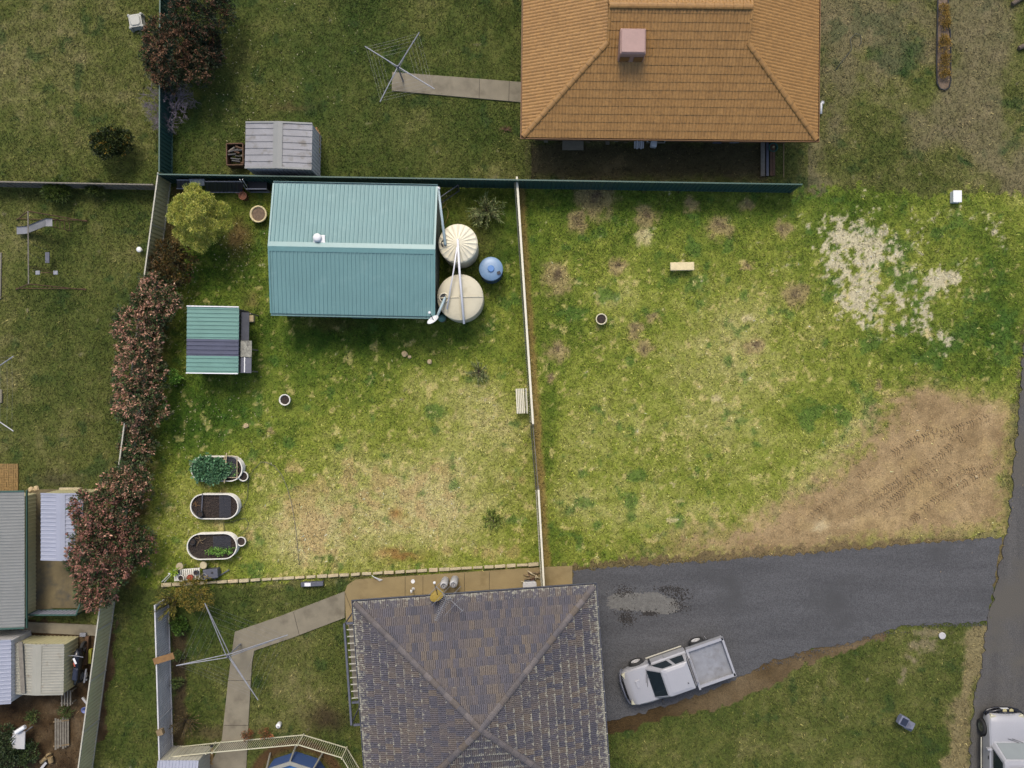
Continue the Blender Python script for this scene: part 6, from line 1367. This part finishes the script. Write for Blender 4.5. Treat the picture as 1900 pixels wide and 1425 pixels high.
for sx in (-1, 1):
    for sy in (-1, 1): MB().lathe([(.09, 0), (.08, .3), (.06, .36), (0, .37)], 12, (sx * .3, sy * .3, 0)).build('leg', M['plastic_tub'], tb, smooth=True)
# firewood crate by the grey garden shed and timber boards behind it
q = flat(P(438, 288, .4)); fc = thing('firewood_crate', 'dark crate of firewood left of the grey garden shed', 'crate', q, R(1))
for x_, y_, w_, d_ in ((0, .52, .8, .05), (0, -.52, .8, .05), (-.4, 0, .05, 1.0), (.4, 0, .05, 1.0)): MB().box((x_, y_, .3), (w_, d_, .6)).build('side', M['rust'], fc)
for k in range(14): a_ = random.uniform(-.6, .6); c_ = Vector((random.uniform(-.25, .25), random.uniform(-.35, .35), random.uniform(.3, .5))); d_ = Vector((math.cos(a_), math.sin(a_), random.uniform(-.1, .1))) * .2; MB().tube([c_ - d_, c_ + d_], .05, 6).build('log', random.choice((M['timber_grey'], M['rust'], M['black'])), fc)
q = flat(P(588, 268, .3)); pl = thing('timber_pallet', 'yellowish timber boards stacked behind the grey garden shed', 'boards', q, R(-2))
for k in range(3): MB().box((-.1 + k * .1, 0, .1 + k * .1), (.09, 1.8 - k * .3, .05)).build('board', M['timber_orange'], pl)
MB().box((0, -.3, .3), (.3, .2, .1)).build('block', M['yellow'], pl)
# things along the back wall of the orange house
for label, x_, y_, w_, d_, h_, m_ in (('square concrete pad under the eave of the orange house', 1063, 268, 1.05, .58, .06, 'concrete'), ('small paver under the eave, leftmost of the orange house', 1013, 259, .2, .3, .06, 'concrete'), ('paver under the eave right of the concrete pad', 1091, 260, .22, .3, .06, 'concrete_stained'), ('paver under the eave left of the white pipes', 1127, 263, .2, .3, .06, 'concrete'), ('small paver just left of the white pipe bundle', 1143, 259, .2, .25, .06, 'concrete'), ('brown paver touching the white pipe bundle', 1161, 261, .2, .25, .05, 'concrete_stained'), ('dark grey tray under the eave at the right', 1330, 262, .42, .25, .1, 'galv_dark'), ('pale tray under the eave at the far right', 1362, 262, .45, .2, .1, 'galv')):
    q = flat(P(x_, y_)); tag(MB().bbox((0, 0, h_ / 2), (w_, d_, h_), .012).build('paver', M[m_]), label, 'paver').location = (q.x, q.y, 0)
q = flat(P(1187, 266, .2)); bd = thing('pipe_bundle', 'bundle of short white pipes under the eave of the orange house', 'pipes', q)
for k in range(5): MB().tube([(-.22 + k * .1, -.2 - (k % 2) * .05, .06 + (k % 2) * .05), (-.2 + k * .1, .3, .06 + (k % 2) * .05)], .045, 10).build('pipe', M['white'], bd)
q = flat(P(1213, 267, .2)); wp = thing('white_container', 'white plastic container beside the pipe bundle', 'container', q, R(-8)); MB().bbox((0, 0, .14), (.3, .3, .28), .03).build('body', M['white'], wp); MB().lathe([(.05, .28), (.05, .33), (0, .33)], 12).build('cap', M['white'], wp)
q = flat(P(1430, 292)); pk = thing('timber_stack', 'stack of red-brown planks beside the orange house corner', 'planks', q)
for k, (dx, m_) in enumerate(((-.42, 'timber_grey'), (-.2, 'galv_dark'), (-.02, 'rust'), (.1, 'rust'))): MB().box((dx, -.1, .08 + .02 * k), (.12 if k else .2, 1.7, .1)).build('plank', M[m_], pk)
for dx in (-.5, .62): MB().tube([(dx, -1.0, .06), (dx, 1.0, .06)], .025, 6).build('edge_pipe', M['timber'], pk)
q = flat(P(1436, 272, .3)); hr = thing('hose_reel', 'green hose coil near the orange house corner', 'hose', q)
for k in range(3): MB().tube([(math.cos(a_ * .35) * (.17 + k * .02), math.sin(a_ * .35) * (.17 + k * .02), .12 + k * .05) for a_ in range(19)], .025, 6).build('coil', M['hose_green'], hr)
MB().lathe([(.04, 0), (.04, .3), (0, .3)], 10).build('spindle', M['amber'], hr)
pv = thing('vent_pipe', 'white elbowed pipe at the right wall of the orange house', 'pipe', flat(P(1521, 200))); MB().tube([(0, -.35, .15), (0, .0, .18), (.0, .15, .2), (.08, .2, .2)], .06, 10).build('pipe', M['white'], pv, smooth=True); MB().lathe([(.09, 0), (.09, .1), (0, .1)], 12, (.05, .18, .15)).build('collar', M['galv'], pv)
pipe('dark hose looped on the dry lawn right of the orange house', [P(x_, y_, .05) for x_, y_ in ((1550, 130), (1565, 110), (1580, 92), (1578, 72), (1588, 62), (1597, 66), (1598, 78), (1594, 85))], .015, M['hose_dark'], 'garden_hose')
for label, pts in (('dark fallen log at the top right corner', ((1878, 8), (1905, -8))), ('short dark log at the right edge below the corner log', ((1890, 90), (1908, 84)))): 
    lg = thing('fallen_log', label, 'log', flat(P(*pts[0]))); MB().tube([P(*pts[0], .12) - lg.location, (P(*pts[0], .12) + P(*pts[1], .12)) / 2 - lg.location + Vector((0, .04, 0)), P(*pts[1], .12) - lg.location], [.1, .12, .11], 10).build('trunk', M['trunk'], lg); MB().tube([P(*pts[0], .14) - lg.location + Vector((.3, .1, 0)), P(*pts[0], .14) - lg.location + Vector((.35, .35, .1))], [.05, .02], 6).build('stub', M['trunk'], lg)
rust = thing('dead_fern', 'small red-brown dead plant on the lawn left of the orange house', 'plant', flat(P(938, 241))); mb = MB()
for k in range(26): a_ = random.uniform(0, 6.28); mb.tube([(0, 0, .03), (math.cos(a_) * .16, math.sin(a_) * .1, .12), (math.cos(a_) * .34, math.sin(a_) * .2, .05)], [.012, .01, .004], 4)
mb.build('fronds', M['rust'], rust)
# sheets and cage behind the yellow-green tree
def leaning(label, x0, y0, x1, y1, z0, z1, m, name='leaning_sheet', rib=True, cat='sheet'):
    a_, b_, c_, d_ = P(x0, y1, z0), P(x1, y1, z0), P(x1, y0, z1), P(x0, y0, z1); root = thing(name, label, cat, flat((a_ + b_) / 2)); o_ = root.location
    MB().sheet(a_ - o_, b_ - a_, d_ - a_, .18, .02).build('sheet', m, root); MB().tube([a_ - o_ + Z * .02, b_ - o_ + Z * .02], .03, 6).build('bottom_edge', M['galv'], root); MB().tube([d_ - o_ + Z * .02, c_ - o_ + Z * .02], .03, 6).build('top_edge', M['galv'], root); return root
leaning('navy ribbed sheet leaning on the green fence behind the yellow-green tree', 381, 337, 450, 357, .35, 1.2, M['navy'])
leaning('dark speckled sheet leaning in the corner above the yellow-green tree', 328, 334, 358, 350, .5, 1.1, M['tar'])
leaning('pale grey sheet between the dark sheets in the top left corner', 352, 333, 380, 344, .75, 1.15, M['fence_grey'])
q = flat(P(478, 343, .5)); cg = thing('animal_cage', 'grey framed cage between the navy sheet and the teal shed', 'cage', q)
for x_ in (-.5, .5):
    for y_ in (-.25, .25): MB().box((x_, y_, .35), (.05, .05, .7)).build('post', M['timber_grey'], cg)
for y_ in (-.25, .25):
    for z_ in (.05, .7): MB().box((0, y_, z_), (1.0, .05, .05)).build('rail', M['galv'], cg)
MB().box((0, 0, .3), (.94, .44, .5)).build('inner_box', M['black'], cg)
for k, x_ in enumerate((451, 456)): tag(MB().tube([P(x_ - 6, 333, 1.5), P(x_ + 6, 352, .1)], .02, 6).build('white_pole', M['white']), ('white pole leaning at the right end of the navy sheet', 'white pole leaning beside the grey framed cage')[k], 'pole')
q = P(845, 360, .5); lg = thing('mesh_gate', 'dark framed mesh gate leaning between shed and green fence', 'gate', flat(q)); c4 = [P(819, 376, .1), P(852, 354, .1), P(850, 343, 1.0), P(817, 366, 1.0)]; c4 = [p - lg.location for p in c4]
for k in range(4): MB().tube([c4[k], c4[(k + 1) % 4]], .022, 6).build('frame_bar', M['galv_dark'], lg)
mb = MB()
for k in range(1, 14): mb.tube([c4[0].lerp(c4[1], k / 14), c4[3].lerp(c4[2], k / 14)], .009, 4)
mb.build('mesh', M['black'], lg)
# timber offcut right of the coop, stones, clods
tag(MB().bbox((0, 0, .12), (.26, .32, .22), .02).build('timber_block', M['timber_pale']), 'pale timber block right of the coop shed', 'block').location = flat(P(468, 592))
for k, (label, x_, y_, s_) in enumerate((('large pale stone on the lawn below the teal shed, left of a pair', 751, 657, .15), ('small pale stone just right of the larger one below the teal shed', 760, 662, .1), ('pale stone on the lawn between the shed and the dividing fence', 797, 671, .13), ('pale stone between the white pot and the leafy raised bed', 457, 790, .13), ('pale stone on the dry soil near the tyre marks', 1811, 884, .07), ('pair of pale rocks beside the enclosure above the pale shed, left one', 58, 908, .13), ('pair of pale rocks beside the enclosure above the pale shed, right one', 68, 906, .15))):
    bm_ = bmesh.new(); bmesh.ops.create_icosphere(bm_, subdivisions=2, radius=s_); rr_ = random.Random(k)
    for v in bm_.verts: v.co *= rr_.uniform(.8, 1.15); v.co.z *= .6
    me_ = bpy.data.meshes.new('stone'); bm_.to_mesh(me_); bm_.free(); tag(link('stone', me_, M['rock']), label, 'stone').location = flat(P(x_, y_)) + Z * s_ * .3
# lower left junk yard
q = flat(P(36, 1372, .6)); wt = thing('white_table', 'white table with a roll of plastic on top, lower left corner', 'table', q, R(-2)); MB().bbox((0, 0, .66), (.62, .88, .04), .02).build('top', M['hub_white'], wt)
for sx in (-1, 1):
    for sy in (-1, 1): MB().box((sx * .26, sy * .38, .32), (.04, .04, .64)).build('leg', M['hub_white'], wt)
rl = thing('plastic_roll', 'white rolled plastic lying on the white table', 'roll', flat(P(39, 1353, .75)), R(32)); rl.location.z = .69; t_ = MB().lathe([(0, -.26), (.1, -.26), (.1, .26), (0, .26)], 16); t_.v = [(v[2], v[0], v[1] + .1) for v in t_.v]; t_.build('roll', M['white'], rl); MB().tube([(-.3, 0, .1), (.3, 0, .1)], .03, 8).build('core', M['galv'], rl)
for k in range(3): tag(MB().tube([P(18 + k * 2, 1372 + k * 4, .72), P(27, 1364 + k * 5, .74)], .02, 6).build('white_rod', M['white']), ('white rod sticking out left of the white table, top', 'white rod sticking out left of the white table, middle', 'white rod sticking out left of the white table, bottom')[k], 'rod')
lgp = thing('log_pile', 'cut pale log sections on bare earth in the lower left corner', 'logs', flat(P(86, 1407)))
for (x0, y0, x1, y1, r_) in ((76, 1414, 87, 1405, .1), (90, 1399, 91, 1402, .13), (95, 1414, 93, 1405, .12)): MB().tube([P(x0, y0, .12) - lgp.location, P(x1, y1, .16) - lgp.location], r_, 12).build('log', M['log'], lgp)
tag(MB().box((0, 0, .1), (.5, .12, .03)).build('white_board', M['hub_white']), 'white board end beside the cut logs, bottom edge', 'board').matrix_world = Matrix.Translation(flat(P(82, 1420))) @ Matrix.Rotation(R(50), 4, 'Z')
q = P(156, 1318, .3); bk = thing('bucket', 'blue bucket beside the cream fence, lower left', 'bucket', (q.x, q.y, 0)); MB().lathe([(.1, 0), (.14, .28), (.15, .3), (.13, .3), (.09, .05), (0, .05)], 18).build('body', M['bucket_blue'], bk, smooth=True); MB().tube([(-.14, 0, .28), (0, .03, .4), (.14, 0, .28)], .008, 5).build('handle', M['galv'], bk)
pp_ = thing('paling_panel', 'grey timber paling panel leaning on bare earth, lower left', 'panel', flat(P(114, 1357)))
for k in range(6): MB().box((-.12 + k * .1, 0, .3 - k * .04), (.08, 1.55 - (k % 3) * .1, .03), 0, (R(20), 'Y')).build('paling', M['timber_grey'], pp_)
for y_ in (-.6, .6): MB().box((.1, y_, .2), (.7, .06, .05), 0, (R(20), 'Y')).build('rail', M['timber'], pp_)
tr = thing('timber_trestle', 'weathered timber frame standing below the covered motorbike', 'frame', flat(P(133, 1287)))
for k in range(4): MB().box((-.2 + k * .14, -.02, .5), (.06, .8 - (k % 2) * .1, .06)).build('bar', M['timber_grey'], tr)
for y_ in (-.3, .3): MB().box((0, y_, .42), (.6, .06, .06)).build('crossbar', M['timber_grey'], tr)
for sx in (-1, 1):
    for sy in (-1, 1): MB().box((sx * .22, sy * .3, .2), (.06, .06, .4)).build('leg', M['timber_grey'], tr)
# motorbike beside the cream shed
mk = thing('motorbike', 'dark motorbike parked between the cream shed and the cream fence', 'motorbike', flat(P(147, 1232, .6)), R(84)); 
for x_ in (-.7, .72):
    t_ = MB().lathe([(.2, -.06), (.29, -.07), (.32, 0), (.29, .07), (.2, .06)], 24); t_.v = [(v[0] + x_, v[2], v[1] + .32) for v in t_.v]; wo = t_.build('wheel', M['rubber'], mk, smooth=True)
    t_ = MB().lathe([(.21, -.03), (.21, .03), (.05, .04), (0, .04)], 16); t_.v = [(v[0] + x_, v[2], v[1] + .32) for v in t_.v]; t_.build('rim', M['galv'], wo)
mb = MB(); st_ = [(-.95, .08, .72, .86), (-.6, .15, .62, .88), (-.2, .17, .5, .84), (.15, .22, .45, 1.0), (.5, .24, .45, 1.05), (.8, .12, .6, .95)]; vs_ = []
for x_, w_, z0, z1 in st_: vs_ += [(x_, -w_ * .6, z0), (x_, w_ * .6, z0), (x_, w_, (z0 + z1) / 2), (x_, w_ * .5, z1), (x_, -w_ * .5, z1), (x_, -w_, (z0 + z1) / 2)]
mb.add(vs_, [(i * 6 + k, i * 6 + (k + 1) % 6, i * 6 + 6 + (k + 1) % 6, i * 6 + 6 + k) for i in range(5) for k in range(6)] + [tuple(range(5, -1, -1)), tuple(range(30, 36))]); mb.build('fairing', M['black_gloss'], mk, smooth=True)
MB().bbox((-.4, 0, .9), (.6, .26, .1), .04).build('seat', M['navy'], mk); MB().tube([(.5, -.36, 1.0), (.55, -.15, 1.06), (.55, .15, 1.06), (.5, .36, 1.0)], .018, 6).build('handlebar', M['galv'], mk); MB().box((.3, 0, 1.06), (.3, .1, .012), .5).build('stripe', M['white'], mk); MB().box((.12, .02, 1.04), (.2, .06, .012), .4).build('stripe', M['red'], mk); MB().tube([(-.3, -.24, .35), (-.95, -.26, .45)], .05, 8).build('exhaust', M['galv'], mk)
for s in (-1, 1): MB().tube([(.72, s * .1, .32), (.52, s * .1, 1.0)], .025, 6).build('fork', M['galv_dark'], mk)
for label, x_, y_, w_, d_, h_, rz, m_ in (('yellow plastic strip between motorbike and fence', 170, 1216, .14, .7, .2, -3, 'yellow'), ('dark timber beam beside the motorbike', 163, 1205, .18, 1.4, .2, -4, 'rust'), ('dark bar lying below the motorbike', 142, 1262, 1.3, .1, .12, 14, 'black'), ('white tube end near the motorbike wheel', 161, 1254, .1, .4, .12, 4, 'white'), ('grey wire basket at the top of the motorbike gap', 157, 1176, .3, .18, .2, 0, 'galv'), ('white plank leaning on the cream fence above the blue bucket', 159, 1300, .1, .45, .1, 38, 'hub_white'), ('beige step behind the pale ribbed shed', 133, 908, 1.05, .2, .2, 0, 'stone'), ('pale board at the left edge beside the clothesline lawn', 1, 735, .22, .66, .08, 0, 'concrete'), ('concrete strip end at the left edge beside the swing set', -2, 512, .28, 2.3, .06, -1, 'timber_grey')):
    ob = MB().bbox((0, 0, h_ / 2), (w_, d_, h_), .012).build('board' if 'basket' not in label else 'wire_basket', M[m_]); tag(ob, label, 'board' if 'basket' not in label else 'basket'); ob.matrix_world = Matrix.Translation(flat(P(x_, y_))) @ Matrix.Rotation(R(rz), 4, 'Z')
